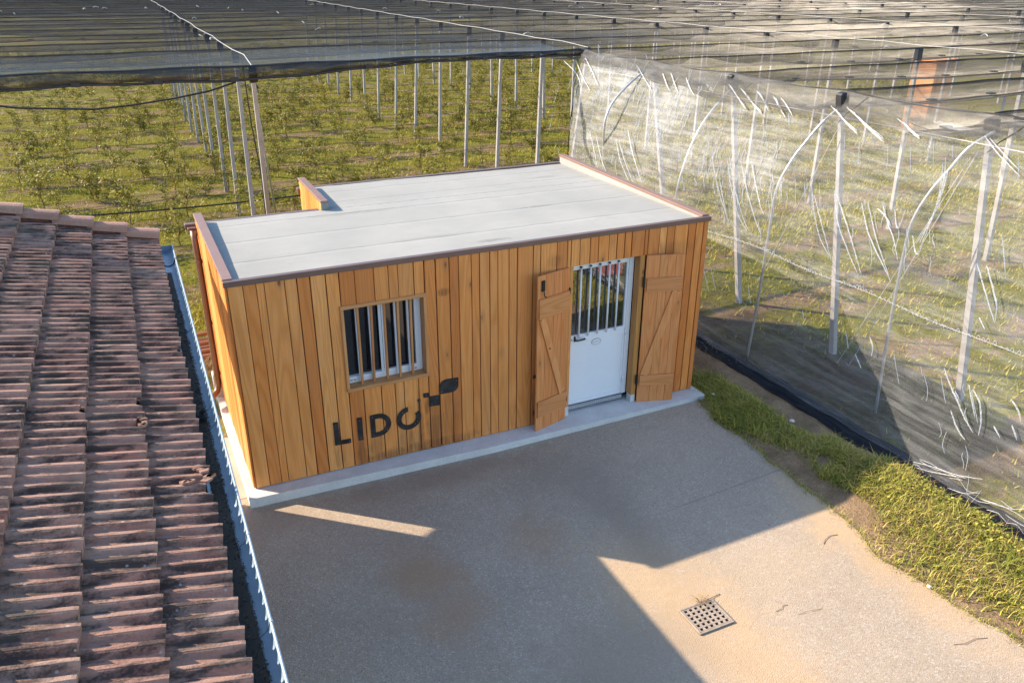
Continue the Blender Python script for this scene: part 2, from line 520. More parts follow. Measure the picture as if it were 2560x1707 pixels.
def verge_soil():
    t = NT("sandy_soil")
    p = t.pos()
    n1 = t.noise(p, 2.2, 6, 0.65)
    n2 = t.noise(p, 30.0, 4, 0.7)
    c = t.mix(t.ramp(n1, [(0.35, 0.0), (0.65, 1.0)]), (0.20, 0.135, 0.078), (0.38, 0.255, 0.148))
    c = t.mix(t.math('MULTIPLY', t.ramp(n2, [(0.35, 1.0), (0.6, 0.0)]), 0.5), c, (0.12, 0.085, 0.05))
    b = t.principled(c, 0.95, bump=n2, bump_d=0.03, spec=0.1)
    return t.done(b)
M_SAND = verge_soil()

def leafy(name, cols, trans=0.35, rough=0.5, patch=2.0):
    t = NT(name)
    r = t.island()
    p = t.pos()
    n1 = t.noise(p, patch, 3, 0.5)
    f = t.math('ADD', t.math('MULTIPLY', r, 0.6), t.math('MULTIPLY', t.ramp(n1, [(0.3, 0.0), (0.7, 1.0)]), 0.4))
    c = t.ramp(f, [(i / (len(cols) - 1), c_) for i, c_ in enumerate(cols)])
    b = t.principled(c, rough, spec=0.35)
    tr = t.n("BsdfTranslucent", None, Color=c)
    mx = t.n("MixShader", None, i0=trans, i1=b, i2=tr)
    return t.done(mx)
M_GRASS = leafy("verge_grass", [(0.07, 0.10, 0.010), (0.27, 0.27, 0.030), (0.14, 0.18, 0.020), (0.55, 0.44, 0.09), (0.33, 0.31, 0.045), (0.70, 0.52, 0.22)], 0.14, 0.55, 2.2)
M_TURF = leafy("orchard_turf", [(0.13, 0.14, 0.014), (0.33, 0.295, 0.028), (0.52, 0.43, 0.045), (0.44, 0.34, 0.05), (0.58, 0.41, 0.14)], 0.25, 0.6, 1.1)
M_LEAF = leafy("apple_leaf", [(0.085, 0.09, 0.014), (0.22, 0.205, 0.027), (0.36, 0.31, 0.042), (0.48, 0.39, 0.07)], 0.35, 0.5, 1.0)
M_STRAW = leafy("straw", [(0.30, 0.17, 0.07), (0.42, 0.27, 0.12), (0.24, 0.13, 0.06)], 0.2, 0.7)
M_BARK = simple("bark", (0.16, 0.105, 0.07), 0.85, 0.0, 0.2, 0.25, 12)
M_TWIG = simple("dry_twig", (0.17, 0.11, 0.065), 0.85, 0.0, 0.2, 0.25, 12)
M_LITTER = leafy("gutter_litter", [(0.018, 0.014, 0.010), (0.05, 0.038, 0.027), (0.10, 0.078, 0.055), (0.035, 0.028, 0.02)], 0.05, 0.8)

# ---- clay tiles, weathered
def tile_mat(name, lichen=1.0, fresh=0.0):
    t = NT(name)
    p = t.pos()
    o = t.objco()
    r = t.rnd()
    cols = [(0.29, 0.140, 0.100), (0.36, 0.20, 0.145), (0.31, 0.145, 0.10), (0.39, 0.23, 0.165), (0.33, 0.18, 0.135)]
    if fresh:
        cols = [(0.34, 0.175, 0.125), (0.40, 0.23, 0.165), (0.32, 0.17, 0.125), (0.42, 0.255, 0.185)]
    base = t.ramp(r, [(i / (len(cols) - 1), c) for i, c in enumerate(cols)])
    n1 = t.noise(p, 9.0, 6, 0.7)
    n2 = t.noise(t.mapping(p, (0.8, 3.4, 1)), 3.4, 5, 0.6)
    n3 = t.noise(p, 60.0, 3, 0.7)
    c = t.mix(t.math('MULTIPLY', t.ramp(n1, [(0.35, 0.0), (0.7, 1.0)]), 0.4), base, (0.44, 0.31, 0.24))
    c = t.mix(t.math('MULTIPLY', t.ramp(n3, [(0.35, 1.0), (0.55, 0.0)]), 0.3), c, (0.16, 0.085, 0.06))
    if lichen:
        # soot and moss in streaks and patches of their own
        n4 = t.noise(t.mapping(p, (2.2, 7.0, 1)), 2.6, 5, 0.65)
        blk = t.math('ADD', t.math('MULTIPLY', n4, 0.75), t.ramp(n2, [(0.30, 0.0), (0.72, 0.6)]))
        blk = t.math('ADD', blk, t.math('MULTIPLY', t.math('SUBTRACT', n3, 0.5), 0.45))
        blk = t.ramp(blk, [(0.56, 0.0), (0.80, 1.0)])
        c = t.mix(t.math('MULTIPLY', blk, 0.85 * lichen), c, (0.022, 0.020, 0.019))
        spots = t.n("TexVoronoi", {"feature": 'F1'}, Vector=p, Scale=9.0).outputs["Distance"]
        c = t.mix(t.math('MULTIPLY', t.ramp(spots, [(0.05, 1.0), (0.09, 0.0)]), 0.7), c, (0.40, 0.40, 0.36))
        olive = t.noise(p, 2.3, 4, 0.6)
        c = t.mix(t.math('MULTIPLY', t.ramp(olive, [(0.5, 0.0), (0.75, 1.0)]), 0.3), c, (0.20, 0.185, 0.13))
    b = t.principled(c, 0.85, bump=t.math('ADD', n3, n1), bump_d=0.004, spec=0.2)
    return t.done(b)
M_TILE = tile_mat("weathered_tile")
M_VERGE = tile_mat("verge_tile_clay", 0.0, 1.0)
M_MORTAR = simple("red_mortar", (0.17, 0.075, 0.055), 0.9, 0.0, 0.1, 0.3, 20, 0.004)

def zinc():
    t = NT("zinc")
    p = t.pos()
    n1 = t.noise(p, 4.0, 5, 0.6)
    n2 = t.noise(p, 35.0, 4, 0.6)
    c = t.mix(t.ramp(n1, [(0.3, 0.0), (0.7, 1.0)]), (0.22, 0.31, 0.38), (0.33, 0.42, 0.48))
    c = t.mix(t.math('MULTIPLY', t.ramp(n2, [(0.55, 0.0), (0.8, 1.0)]), 0.3), c, (0.2, 0.2, 0.19))
    b = t.principled(c, 0.5, metal=0.25, spec=0.5)
    return t.done(b)
M_ZINC = zinc()
M_CAST = simple("cast_iron_grate", (0.38, 0.305, 0.24), 0.7, 0.2, 0.4, 0.2, 20, 0.002)
M_DRAINSHADE = simple("drain_shade", (0.018, 0.016, 0.014), 0.9, 0.0, 0.1, 0.2, 6)

# ---- anti-hail netting: a weave, so the share it covers grows as it is seen edge-on
def net_mat(name, cover, col, var=0.5, streak=(1, 1, 1), sscale=3.0, trans=0.3, gloss=0.25, seed=0.0, shine=(0.9, 0.88, 0.85), rough=0.5, aniso=0.0, tang=(0.0, 1.0), blobs=(), fold=(1, 3.4, 0.5)):
    t = NT(name)
    g = t.n("NewGeometry")
    d = t.n("VectorMath", {"operation": 'DOT_PRODUCT'}, i0=g.outputs["Incoming"], i1=g.outputs["True Normal"]).outputs["Value"]
    cosv = t.math('MAXIMUM', t.math('ABSOLUTE', d), 0.06)
    p = t.mapping(g.outputs["Position"], (1, 1, 1), (seed, seed * 2.3, seed * 0.7))
    n1 = t.noise(t.mapping(p, streak), sscale, 6, 0.6, 0.4)
    n2 = t.noise(p, 0.8, 3, 0.5)
    cv = t.math('MULTIPLY', cover, t.math('ADD', 1.0 - var, t.math('MULTIPLY', t.ramp(n1, [(0.35, 0.0), (0.8, 1.0)]), var * 2.6)))
    n3 = t.noise(t.mapping(p, fold), 1.3, 4, 0.6, 0.5)
    cv = t.math('MULTIPLY', cv, t.math('ADD', 0.45, t.math('ADD', t.math('MULTIPLY', n2, 0.5), t.math('MULTIPLY', n3, 0.6))))
    for (c_, r_, s_) in blobs:                       # bright haze painted in as patches of extra cover
        bw = t.math('MULTIPLY', t.math('SUBTRACT', t.noise(t.mapping(p, (2, 5, 3)), 2.4, 5, 0.7), 0.5), 2.4)
        pb = t.n("NewGeometry").outputs["Position"]
        cv = t.math('ADD', cv, t.math('MULTIPLY', t.blob(pb, c_, r_, 0.9, bw), s_))
    cv = t.math('MINIMUM', cv, 0.93)
    alpha = t.math('SUBTRACT', 1.0, t.math('POWER', t.math('SUBTRACT', 1.0, cv), t.math('DIVIDE', 1.0, cosv)))
    cc = t.mix(t.ramp(n1, [(0.4, 0.0), (0.75, 1.0)]), tuple(x * 0.8 for x in col), tuple(min(1, x * 1.2) for x in col))
    di = t.n("BsdfDiffuse", None, Color=cc)
    tl = t.n("BsdfTranslucent", None, Color=cc)
    s1 = t.n("MixShader", None, i0=trans, i1=di, i2=tl)
    gl = t.n("BsdfAnisotropic", None, Color=shine + (1,), Roughness=rough, Anisotropy=aniso)
    t.set(gl, "Tangent", t.n("CombineXYZ", None, X=tang[0], Y=tang[1], Z=0.0))
    s2 = t.n("MixShader", None, i0=gloss, i1=s1, i2=gl)
    tp = t.n("BsdfTransparent")
    mx = t.n("MixShader", None, i0=alpha, i1=tp, i2=s2)
    return t.done(mx)
M_NETROOF = net_mat("hail_net", 0.135, (0.040, 0.039, 0.037), 0.5, (0.5, 3.2, 1), 2.6, 0.25, 0.12, rough=0.60, aniso=0.77, tang=(0.055, 0.9985))
M_NETSEAM = net_mat("hail_net_seam", 0.45, (0.015, 0.016, 0.018), 0.3, (0.5, 3, 1), 2.0, 0.1, 0.03)
M_NETEDGE = net_mat("hail_net_edge", 0.84, (0.02, 0.02, 0.022), 0.4, (0.4, 2, 3), 3.0, 0.15, 0.04)
M_NETSIDE = net_mat("side_net", 0.125, (0.585, 0.59, 0.605), 0.5, (1, 0.45, 5.0), 2.4, 0.3, 0.04, 3.0, blobs=(((8.15, 1.45, 2.95), (9, 0.75, 0.30), 0.09), ((8.25, 3.55, 3.35), (9, 0.45, 0.40), 0.07), ((8.6, 6.2, 3.8), (9, 0.9, 0.35), 0.10), ((8.1, 4.4, 2.7), (9, 2.6, 1.6), 0.055)))
M_NETTOP = net_mat("side_net_hem", 0.36, (0.085, 0.082, 0.08), 0.5, (1, 0.7, 3.5), 3.0, 0.25, 0.015, 5.0)
M_FOLD = net_mat("net_fold", 0.72, (0.92, 0.90, 0.86), 0.5, (12, 12, 12), 5.0, 0.4, 0.05)

def black_fabric():
    t = NT("black_ground_cloth")
    p = t.pos()
    n1 = t.noise(t.mapping(p, (6, 0.8, 1)), 2.0, 5, 0.6)
    c = t.mix(t.ramp(n1, [(0.4, 0.0), (0.75, 1.0)]), (0.008, 0.009, 0.012), (0.028, 0.029, 0.035))
    b = t.principled(c, 0.9, bump=n1, bump_d=0.02, spec=0.1)
    return t.done(b)
M_CLOTH = black_fabric()
M_ORANGE = simple("orange_cladding", (0.78, 0.33, 0.12), 0.7, 0.0, 0.3, 0.15, 1.5)
M_RED = simple("red_plastic", (0.42, 0.055, 0.035), 0.4, 0.0, 0.5, 0.08, 3)
M_OPAL = simple("white_stone", (0.62, 0.58, 0.54), 0.8, 0.0, 0.3, 0.1, 8)

GZ = -0.14                                     # paving level; z = 0 is the foot of the cladding

# ------------------------------------------------------------------ ground, paving
def sheet(name, pts, z, m, sub=0):
    me = bpy.data.meshes.new(name)
    me.from_pydata([(x, y, z) for x, y in pts], [], [tuple(range(len(pts)))])
    me.materials.append(m)
    return structure(obj(name, me))

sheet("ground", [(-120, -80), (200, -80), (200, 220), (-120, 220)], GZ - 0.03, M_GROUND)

EDGE = [(6.42, 4.6), (6.42, 0.6), (6.40, -0.1), (6.24, -0.82), (6.22, -1.41), (6.21, -1.95), (6.13, -2.58), (6.15, -3.0), (6.14, -3.39),
        (5.99, -3.83), (5.94, -4.21), (5.99, -4.61), (6.08, -5.01), (6.12, -5.35), (6.18, -5.8), (6.2, -7), (6.1, -9), (6.2, -14)]
def wob(x, y, s=1.0):
    return (noise.noise(Vector((x * 2.3, y * 2.3, 3.1))) * 0.09 + noise.noise(Vector((x * 7, y * 7, 9.1))) * 0.035) * s
fine_edge = []
for (a, b) in zip(EDGE[2:-1], EDGE[3:]):
    n_ = max(2, int(math.dist(a, b) / 0.09))
    for i in range(n_):
        x, y = a[0] + (b[0] - a[0]) * i / n_, a[1] + (b[1] - a[1]) * i / n_
        fine_edge.append((x + wob(x, y), y))
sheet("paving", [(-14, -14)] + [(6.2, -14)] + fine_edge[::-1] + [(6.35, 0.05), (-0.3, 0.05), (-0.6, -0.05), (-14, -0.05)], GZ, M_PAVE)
sheet("path", [(-14, -0.06), (-0.62, -0.06), (-0.30, 0.045), (-0.05, 0.045), (-0.05, 1.55), (-0.3, 1.66), (-0.7, 1.58), (-14, 1.6)], GZ + 0.004, M_APRON)

# bank of sandy soil with the grass strip, between paving and net
def bank():
    ys = np.arange(-14.0, 5.0, 0.11)
    us = np.linspace(0, 1, 16)
    ex = np.array([p[0] for p in EDGE][::-1]); ey = np.array([p[1] for p in EDGE][::-1])
    V = []
    for y in ys:
        x0 = np.interp(y, ey, ex) - 0.12
        for u in us:
            x = x0 + (7.9 - x0) * u
            h = 0.115 * math.sin(min(1.0, u * 1.7) * math.pi * 0.5) ** 2 * (1 - 0.55 * max(0, u - 0.65) / 0.35)
            h += 0.05 * noise.noise(Vector((x * 1.6, y * 1.6, 0))) * u + 0.022 * noise.noise(Vector((x * 6, y * 6, 4))) * min(1, u * 4)
            V.append((x, y, GZ - 0.016 + h))
    me = np_mesh("grass_bank", V, grid_faces(len(ys), len(us)), M_SAND, True)
    return structure(obj("soil_bank", me))
bank()
def bank_z(x, y):
    ex = [p[0] for p in EDGE][::-1]; ey = [p[1] for p in EDGE][::-1]
    x0 = float(np.interp(y, ey, ex)) - 0.12
    u = min(1.0, max(0.0, (x - x0) / (7.9 - x0)))
    h = 0.115 * math.sin(min(1.0, u * 1.7) * math.pi * 0.5) ** 2 * (1 - 0.55 * max(0, u - 0.65) / 0.35)
    return GZ - 0.016 + h + 0.05 * noise.noise(Vector((x * 1.6, y * 1.6, 0))) * u

# ------------------------------------------------------------------ timber cabin
W, DL, DR, XN = 6.43, 2.72, 4.14, 1.71
zb = lambda x: -0.0118 * x
zt = lambda x: 2.585 - 0.0058 * x
cabin = thing("timber_cabin", "flat roofed cabin clad in honey coloured upright timber boards, with black steel letters", "cabin", (0, 0, 0))

def board_mesh(a, b, z0a, z0b, z1a, z1b, face, depth=0.022, gap=0.0035):
    """upright board between a and b along its wall; face maps (s, d, z) to a point, d measured outwards"""
    c = 0.003
    s0, s1 = a + gap, b - gap
    prof = [(s0, 0.0), (s1, 0.0), (s1, depth - c), (s1 - c, depth), (s0 + c, depth), (s0, depth - c)]
    zz = lambda s, za, z_b: za + (z_b - za) * ((s - a) / (b - a))
    bot = [face(s, d, zz(s, z0a, z0b)) for s, d in prof]
    top = [face(s, d, zz(s, z1a, z1b)) for s, d in prof]
    mb = MB()
    n = len(prof)
    mb.add(bot + top, [tuple(range(n))[::-1], tuple(range(n, 2 * n))] + [(i, (i + 1) % n, n + (i + 1) % n, n + i) for i in range(n)])
    return mb

JX = [0.0, 0.163, 0.302, 0.388, 0.606, 0.740, 0.890, 1.060, 1.216, 1.392, 1.620, 1.794, 1.911, 2.102, 2.236, 2.380, 2.558, 2.678, 2.845,
      2.955, 3.093, 3.205, 3.356, 3.476, 3.697, 3.805, 4.036, 4.191, 4.247, 4.380, 4.528, 4.659, 4.817, 4.941, 5.063, 5.176, 5.380,
      5.443, 5.621, 5.739, 5.864, 6.095, 6.224, 6.356, 6.430]
OPEN = [(1.20, 2.24, 1.06, 2.14), (4.245, 5.45, -1.0, 2.185)]
face_front = lambda s, d, z: (s, -d, z)
for a, b in zip(JX[:-1], JX[1:]):
    spans = [(zb(a), zb(b), zt(a), zt(b))]
    mid = (a + b) / 2
    for (ox0, ox1, oz0, oz1) in OPEN:
        if ox0 < mid < ox1:
            spans = []
            if oz0 > -0.5:
                spans.append((zb(a), zb(b), oz0, oz0))
            spans.append((oz1, oz1, zt(a), zt(b)))
    for sp in spans:
        dep = 0.022 + random.uniform(-0.002, 0.002)
        board_mesh(a, b, sp[0], sp[1], sp[2], sp[3], face_front, dep, random.choice((0.003, 0.0042, 0.0055, 0.0075)) if b - a > 0.05 else 0.002).build("cladding_board", M_WOOD, cabin)
face_left = lambda s, d, z: (-d, s, z)
y = 0.0
while y < DL - 0.02:
    w_ = min(random.uniform(0.13, 0.22), DL - y)
    if DL - y - w_ < 0.08:
        w_ = DL - y
    board_mesh(y, y + w_, 0, 0, 2.625 + 0.014 * y, 2.625 + 0.014 * (y + w_), face_left, 0.024 + random.uniform(-0.003, 0.003)).build("cladding_board", M_WOOD, cabin)
    y += w_
face_notch = lambda s, d, z: (XN - d, s, z)
y = DL
while y < DR - 0.02:
    w_ = min(random.uniform(0.13, 0.2), DR - y)
    if DR - y - w_ < 0.08:
        w_ = DR - y
    board_mesh(y, y + w_, 0, 0, 2.66 + 0.014 * (y - DL), 2.66 + 0.014 * (y + w_ - DL), face_notch, 0.022).build("cladding_board", M_WOOD, cabin)
    y += w_
for (x0, x1, yy) in ((0.0, XN, DL), (XN, W, DR)):          # the two rear walls
    face_rear = lambda s, d, z: (s, yy + d, z)
    x = x0
    while x < x1 - 0.02:
        w_ = min(random.uniform(0.16, 0.24), x1 - x)
        if x1 - x - w_ < 0.09:
            w_ = x1 - x
        board_mesh(x, x + w_, zb(x), zb(x + w_), 2.52 - .0058 * x, 2.52 - .0058 * (x + w_), face_rear, 0.022).build("cladding_board", M_WOOD, cabin)
        x += w_
face_right = lambda s, d, z: (W + d, s, z)
y = 0.0
while y < DR - 0.02:
    w_ = min(random.uniform(0.16, 0.24), DR - y)
    if DR - y - w_ < 0.09:
        w_ = DR - y
    board_mesh(y, y + w_, zb(W), zb(W), 2.59 + 0.012 * y, 2.59 + 0.012 * (y + w_), face_right, 0.024).build("cladding_board", M_WOOD, cabin)
    y += w_
# dark carcass behind the boards, with the window and door openings left free
mb = MB()
for (x0, x1, z0, z1) in ((0.03, 1.23, 0.0, 2.5), (2.215, 4.26, -0.02, 2.5), (5.43, 6.40, -0.06, 2.5), (1.23, 2.215, 0.0, 1.03), (1.23, 2.215, 2.16, 2.5), (4.26, 5.43, 2.18, 2.5)):
    mb.box(x0, x1, 0.001, 0.20, z0, z1)
mb.box(0.001, 0.15, 0.21, DL - 0.01, 0.01, 2.5).box(0.16, XN - 0.01, DL - 0.15, DL - 0.001, 0, 2.5).box(XN + 0.001, XN + 0.15, DL + 0.01, DR - 0.16, 0, 2.5)
mb.box(XN + 0.001, W - 0.01, DR - 0.15, DR - 0.001, -0.02, 2.5).box(W - 0.15, W - 0.001, 0.21, DR - 0.16, -0.05, 2.5)
mb.box(0.16, W - 0.16, 0.22, 2.5, -0.06, -0.03)
mb.build("inner_wall", M_RUBBER, cabin)

# plinth: concrete upstand carrying the boards, a little proud of them
mb = MB()
mb.hexa([(-0.115, -0.20, GZ - 0.03), (3.0, -0.315, GZ - 0.03), (3.0, 0.24, GZ - 0.03), (-0.115, 0.24, GZ - 0.03),
         (-0.115, -0.20, -0.012), (3.0, -0.315, -0.042), (3.0, 0.24, -0.042), (-0.115, 0.24, -0.012)])
mb.hexa([(3.0, -0.315, GZ - 0.03), (6.50, -0.29, GZ - 0.03), (6.50, 0.24, GZ - 0.03), (3.0, 0.24, GZ - 0.03),
         (3.0, -0.315, -0.042), (6.50, -0.29, -0.083), (6.50, 0.24, -0.083), (3.0, 0.24, -0.042)])
mb.hexa([(-0.115, 0.241, GZ - 0.03), (0.2, 0.241, GZ - 0.03), (0.2, DL + 0.05, GZ - 0.03), (-0.115, DL + 0.05, GZ - 0.03),
         (-0.115, 0.241, -0.012), (0.2, 0.241, -0.012), (0.2, DL + 0.05, -0.012), (-0.115, DL + 0.05, -0.012)])
mb.hexa([(6.3, 0.241, GZ - 0.03), (6.50, 0.241, GZ - 0.03), (6.50, DR + 0.05, GZ - 0.03), (6.3, DR + 0.05, GZ - 0.03),
         (6.3, 0.241, -0.083), (6.50, 0.241, -0.083), (6.50, DR + 0.05, -0.083), (6.3, DR + 0.05, -0.083)])
mb.build("plinth", M_PLINTH, cabin)

# felt roof: strips with lapped seams, gently uneven
def felt():
    parts = []
    lines = [0.02, 0.78, 1.62, 2.40, DL, 3.10, 3.72, DR]
    k = 0
    for y0, y1 in zip(lines[:-1], lines[1:]):
        xa = 0.07 if y1 <= DL + 0.01 else XN + 0.08
        xs = np.arange(xa, W - 0.06, 0.11)
        xs[-1] = W - 0.075
        ys = np.array([y0 - 0.035, y0 - 0.03, y0 + 0.02] + list(np.linspace(y0 + 0.08, y1 - 0.02, 7)) + [y1])
        V = []
        for x in xs:
            for y in ys:
                z = 2.580 - 0.0058 * x - 0.006 * y + 0.0045
                z += 0.006 * noise.noise(Vector((x * 1.1, y * 1.1, 7))) + 0.002 * noise.noise(Vector((x * 3.7, y * 3.7, 2)))
                z += 0.0035 * max(0.0, math.sin(x * 6.3 + 0.7)) ** 8
                if y <= y0 - 0.034:
                    z -= 0.0055
                elif y > y1 - 0.01:
                    z -= 0.006
                V.append((x, max(y, 0.004), z))
        me = np_mesh("felt_strip", V, grid_faces(len(xs), len(ys)), M_FELT, True)
        parts.append(obj("felt_strip", me, cabin))
felt()

# eaves and parapets: folded brown metal
mb = MB()
mb.hexa([(-0.034, -0.034, 2.572), (W + 0.034, -0.034, 2.535), (W + 0.034, 0.0, 2.535), (-0.034, 0.0, 2.572),
         (-0.034, -0.034, 2.634), (W + 0.034, -0.034, 2.597), (W + 0.034, 0.03, 2.601), (-0.034, 0.03, 2.638)])
mb.build("front_fascia", M_FLASH, cabin, 0.003)
mb = MB().hexa([(-0.03, 0.0005, 2.601), (W + 0.03, 0.0005, 2.564), (W + 0.03, 0.035, 2.564), (-0.03, 0.035, 2.601),
                (-0.03, 0.0005, 2.6385), (W + 0.03, 0.0005, 2.6015), (W + 0.03, 0.035, 2.6015), (-0.03, 0.035, 2.6385)])
def parapet(name, x0, x1, y0, y1, za, zbk, foot, h=0.035):
    ia, ib = (x0 + 0.012, x1 - 0.045) if x0 > 5 else (x0 + 0.045, x1 - 0.012)
    MB().hexa([(ia, y0, foot), (ib, y0, foot), (ib, y1, foot), (ia, y1, foot),
               (ia, y0, za - h), (ib, y0, za - h), (ib, y1, zbk - h), (ia, y1, zbk - h)]).build("parapet_upstand", M_FELT, cabin)
    MB().hexa([(x0, y0 - 0.02, za - h + .0015), (x1, y0 - 0.02, za - h + .0015), (x1, y1 + 0.02, zbk - h + .0015), (x0, y1 + 0.02, zbk - h + .0015),
               (x0, y0 - 0.02, za), (x1, y0 - 0.02, za), (x1, y1 + 0.02, zbk), (x0, y1 + 0.02, zbk)]).build(name, M_CAP, cabin, 0.003)
parapet("parapet_cap", -0.034, 0.075, 0.052, DL + 0.02, 2.648, 2.695, 2.50)
parapet("parapet_cap", W - 0.075, W + 0.036, 0.052, DR + 0.02, 2.618, 2.690, 2.47)
parapet("parapet_cap", XN - 0.034, XN + 0.075, DL - 0.02, DR + 0.02, 2.690, 2.715, 2.47)
MB().box(XN - 0.03, XN + 0.07, DL - 0.042, DL - 0.0405, 2.55, 2.66).box(XN - 0.035, XN + 0.072, DL - 0.052, DL - 0.043, 2.552, 2.655).build("lead_flashing", M_FELT, cabin)
# gutters along the two rear edges, and the bronze downpipe at the left corner
mb = MB()
mb.box(-0.16, XN - 0.05, DL + 0.002, DL + 0.10, 2.50, 2.56)
mb.build("rear_gutter", M_FLASH, cabin, 0.004)
MB().box(XN - 0.06, W + 0.03, DR + 0.002, DR + 0.10, 2.47, 2.55).build("rear_gutter", M_FLASH, cabin, 0.004)
MB().box(-0.135, -0.03, DL - 0.10, DL, 2.46, 2.53).build("gutter_box", M_FLASH, cabin, 0.004)
pipe = MB().tube([(-0.075, 2.60, 2.50), (-0.075, 2.56, 2.38), (-0.075, 2.52, 2.28), (-0.072, 2.5, 2.0), (-0.072, 2.5, 1.0), (-0.072, 2.5, 0.34), (-0.078, 2.485, 0.24), (-0.11, 2.44, 0.165), (-0.17, 2.38, 0.14), (-0.30, 2.26, 0.13)],
                 0.043, 14).build("downpipe", M_COPPER, cabin, smooth=True)
for z in (2.1, 1.2, 0.42):
    MB().tube([(-0.072, 2.5, z - 0.025), (-0.072, 2.5, z + 0.025)], 0.048, 14).build("pipe_collar", M_COPPER, pipe, smooth=False)
MB().box(-0.13, 0.0, 2.62, 2.78, GZ - 0.03, 0.34).build("pipe_footing", M_PLINTH, cabin, 0.01)

# ---- window
win = bpy.data.objects.new("window", None); link(win, cabin)
fr = [(1.19, 2.243, -0.045, -0.019, 2.112, 2.152), (1.20, 2.243, -0.045, -0.019, 1.042, 1.086)]
MB().box(1.19, 2.243, -0.046, 0.11, 2.108, 2.152).build("window_head", M_WOODX, win, 0.002)
MB().box(1.196, 2.243, -0.05, 0.11, 1.042, 1.084).build("window_sill", M_WOODX, win, 0.002)
MB().box(1.192, 1.229, -0.045, 0.11, 1.0845, 2.1075).build("window_jamb", M_WOODZ, win, 0.002)
MB().box(2.208, 2.243, -0.045, 0.11, 1.0845, 2.1075).build("window_jamb", M_WOODZ, win, 0.002)
mb = MB()                                                      # white sliding frame
for b_ in ((1.2295, 1.262, .105, .18, 1.0845, 2.1075), (2.13, 2.2075, .105, .18, 1.0845, 2.1075), (1.2625, 2.1295, .105, .18, 1.0845, 1.17), (1.2625, 2.1295, .105, .18, 2.085, 2.1075)):
    mb.box(*b_)
mb.build("window_frame", M_WHITE, win, 0.002)
MB().box(1.672, 1.706, .092, .104, 1.175, 2.08).box(1.712, 1.735, .096, .104, 1.175, 2.08).build("sash_stile", M_WHITE, win, 0.001)
MB().box(1.2625, 1.70, .092, .104, 1.13, 1.17).build("sash_rail", M_WHITE, win, 0.001)
MB().box(1.7355, 2.13, .096, .104, 1.15, 1.18).build("sash_rail", M_WHITE, win, 0.001)
for x in (1.385, 1.546, 1.862, 2.024):
    MB().box(x, x + 0.024, .075, .0915, 1.10, 2.107).build("window_bar", M_WHITE, win, 0.0015)
for x in (1.262, 1.305, 2.05, 2.09):
    MB().box(x + .012, x + 0.04, .1035, .1049, 1.112, 1.124).build("drain_slot", M_BLACK, win)
for x, xb in ((1.405, 1.402), (1.573, 1.552), (1.730, 1.724), (1.898, 1.888), (2.062, 2.052)):
    MB().hexa([(xb - .014, 0.012, 1.0845), (xb + .014, 0.012, 1.0845), (xb + .014, 0.04, 1.0845), (xb - .014, 0.04, 1.0845),
               (x - .014, 0.012, 2.1075), (x + .014, 0.012, 2.1075), (x + .014, 0.04, 2.1075), (x - .014, 0.04, 2.1075)]).build("wooden_bar", M_BARWOOD, win, 0.0015)
MB().box(1.2625, 2.1295, .150, .153, 1.1705, 2.0845).build("window_pane", M_GLASS_WIN, win)
V = []
for x in np.linspace(1.25, 2.2, 90):
    for z in (1.1, 2.12):
        V.append((x, 0.24 + 0.022 * math.sin(x * 58) + 0.01 * math.sin(x * 23), z))
obj("curtain", np_mesh("curtain", V, grid_faces(90, 2), M_CURTAIN, True), win)

# ---- door
door = bpy.data.objects.new("door", None); link(door, cabin)
mb = MB()                                                      # leaf frame round the glass and the panel
DY = 0.13
for b_ in ((4.335, 4.378, 0.035, 2.123), (5.228, 5.258, 0.035, 2.123), (4.3785, 5.2275, 2.066, 2.123), (4.3785, 5.2275, 1.005, 1.112), (4.3785, 5.2275, 0.035, 0.092)):
    mb.box(b_[0], b_[1], DY, DY + 0.05, b_[2], b_[3])
mb.build("door_leaf", M_WHITE, door, 0.0015)
MB().box(4.3785, 5.2275, DY + 0.008, DY + 0.04, 0.0925, 1.0045).build("door_panel", M_WHITE, door)
MB().box(5.262, 5.335, DY - 0.004, DY + 0.06, 0.03, 2.127).box(4.30, 4.331, DY - 0.004, DY + 0.06, 0.03, 2.127).box(4.3315, 5.2615, DY - 0.004, DY + 0.06, 2.1275, 2.16).build("door_frame", M_WHITE, door, 0.002)
MB().box(4.3785, 5.2275, DY + 0.022, DY + 0.028, 1.1125, 2.0655).build("door_glass", M_GLASS_DOOR, door)
for x in (4.487, 4.633, 4.784, 4.932, 5.078):
    MB().tube([(x, DY - 0.025, 1.085), (x, DY - 0.025, 2.095)], 0.0135, 10).build("door_bar", M_WHITE, door, smooth=True)
    MB().box(x - .014, x + .014, DY - 0.03, DY - 0.0005, 2.096, 2.112).build("bar_cap", M_BLACK, door)
hn = MB().box(4.425, 4.447, DY - 0.014, DY - 0.0005, 1.02, 1.10).tube([(4.436, DY - 0.014, 1.055), (4.436, DY - 0.055, 1.055), (4.452, DY - 0.064, 1.056), (4.55, DY - 0.064, 1.06), (4.57, DY - 0.055, 1.058), (4.575, DY - 0.035, 1.052)], 0.0125, 8).build("door_handle", M_BLACK, door)
MB().tube([(4.392, DY - 0.004, 1.052), (4.392, DY - 0.0005, 1.052)], 0.014, 10).build("keyhole", M_SILVER, door)
MB().box(4.389, 4.395, DY - 0.0055, DY - 0.0042, 1.038, 1.056).build("key_slot", M_BLACK, door)
ell = [(4.794 + 0.077 * math.cos(a), DY + 0.0078, 0.953 + 0.050 * math.sin(a)) for a in np.linspace(0, 2 * math.pi, 28, endpoint=False)]
bad = MB().prism(ell, (0, -0.006, 0)).build("badge", M_SILVER, door)
ell2 = [(4.794 + 0.066 * math.cos(a), DY + 0.0015, 0.953 + 0.040 * math.sin(a)) for a in np.linspace(0, 2 * math.pi, 28, endpoint=False)]
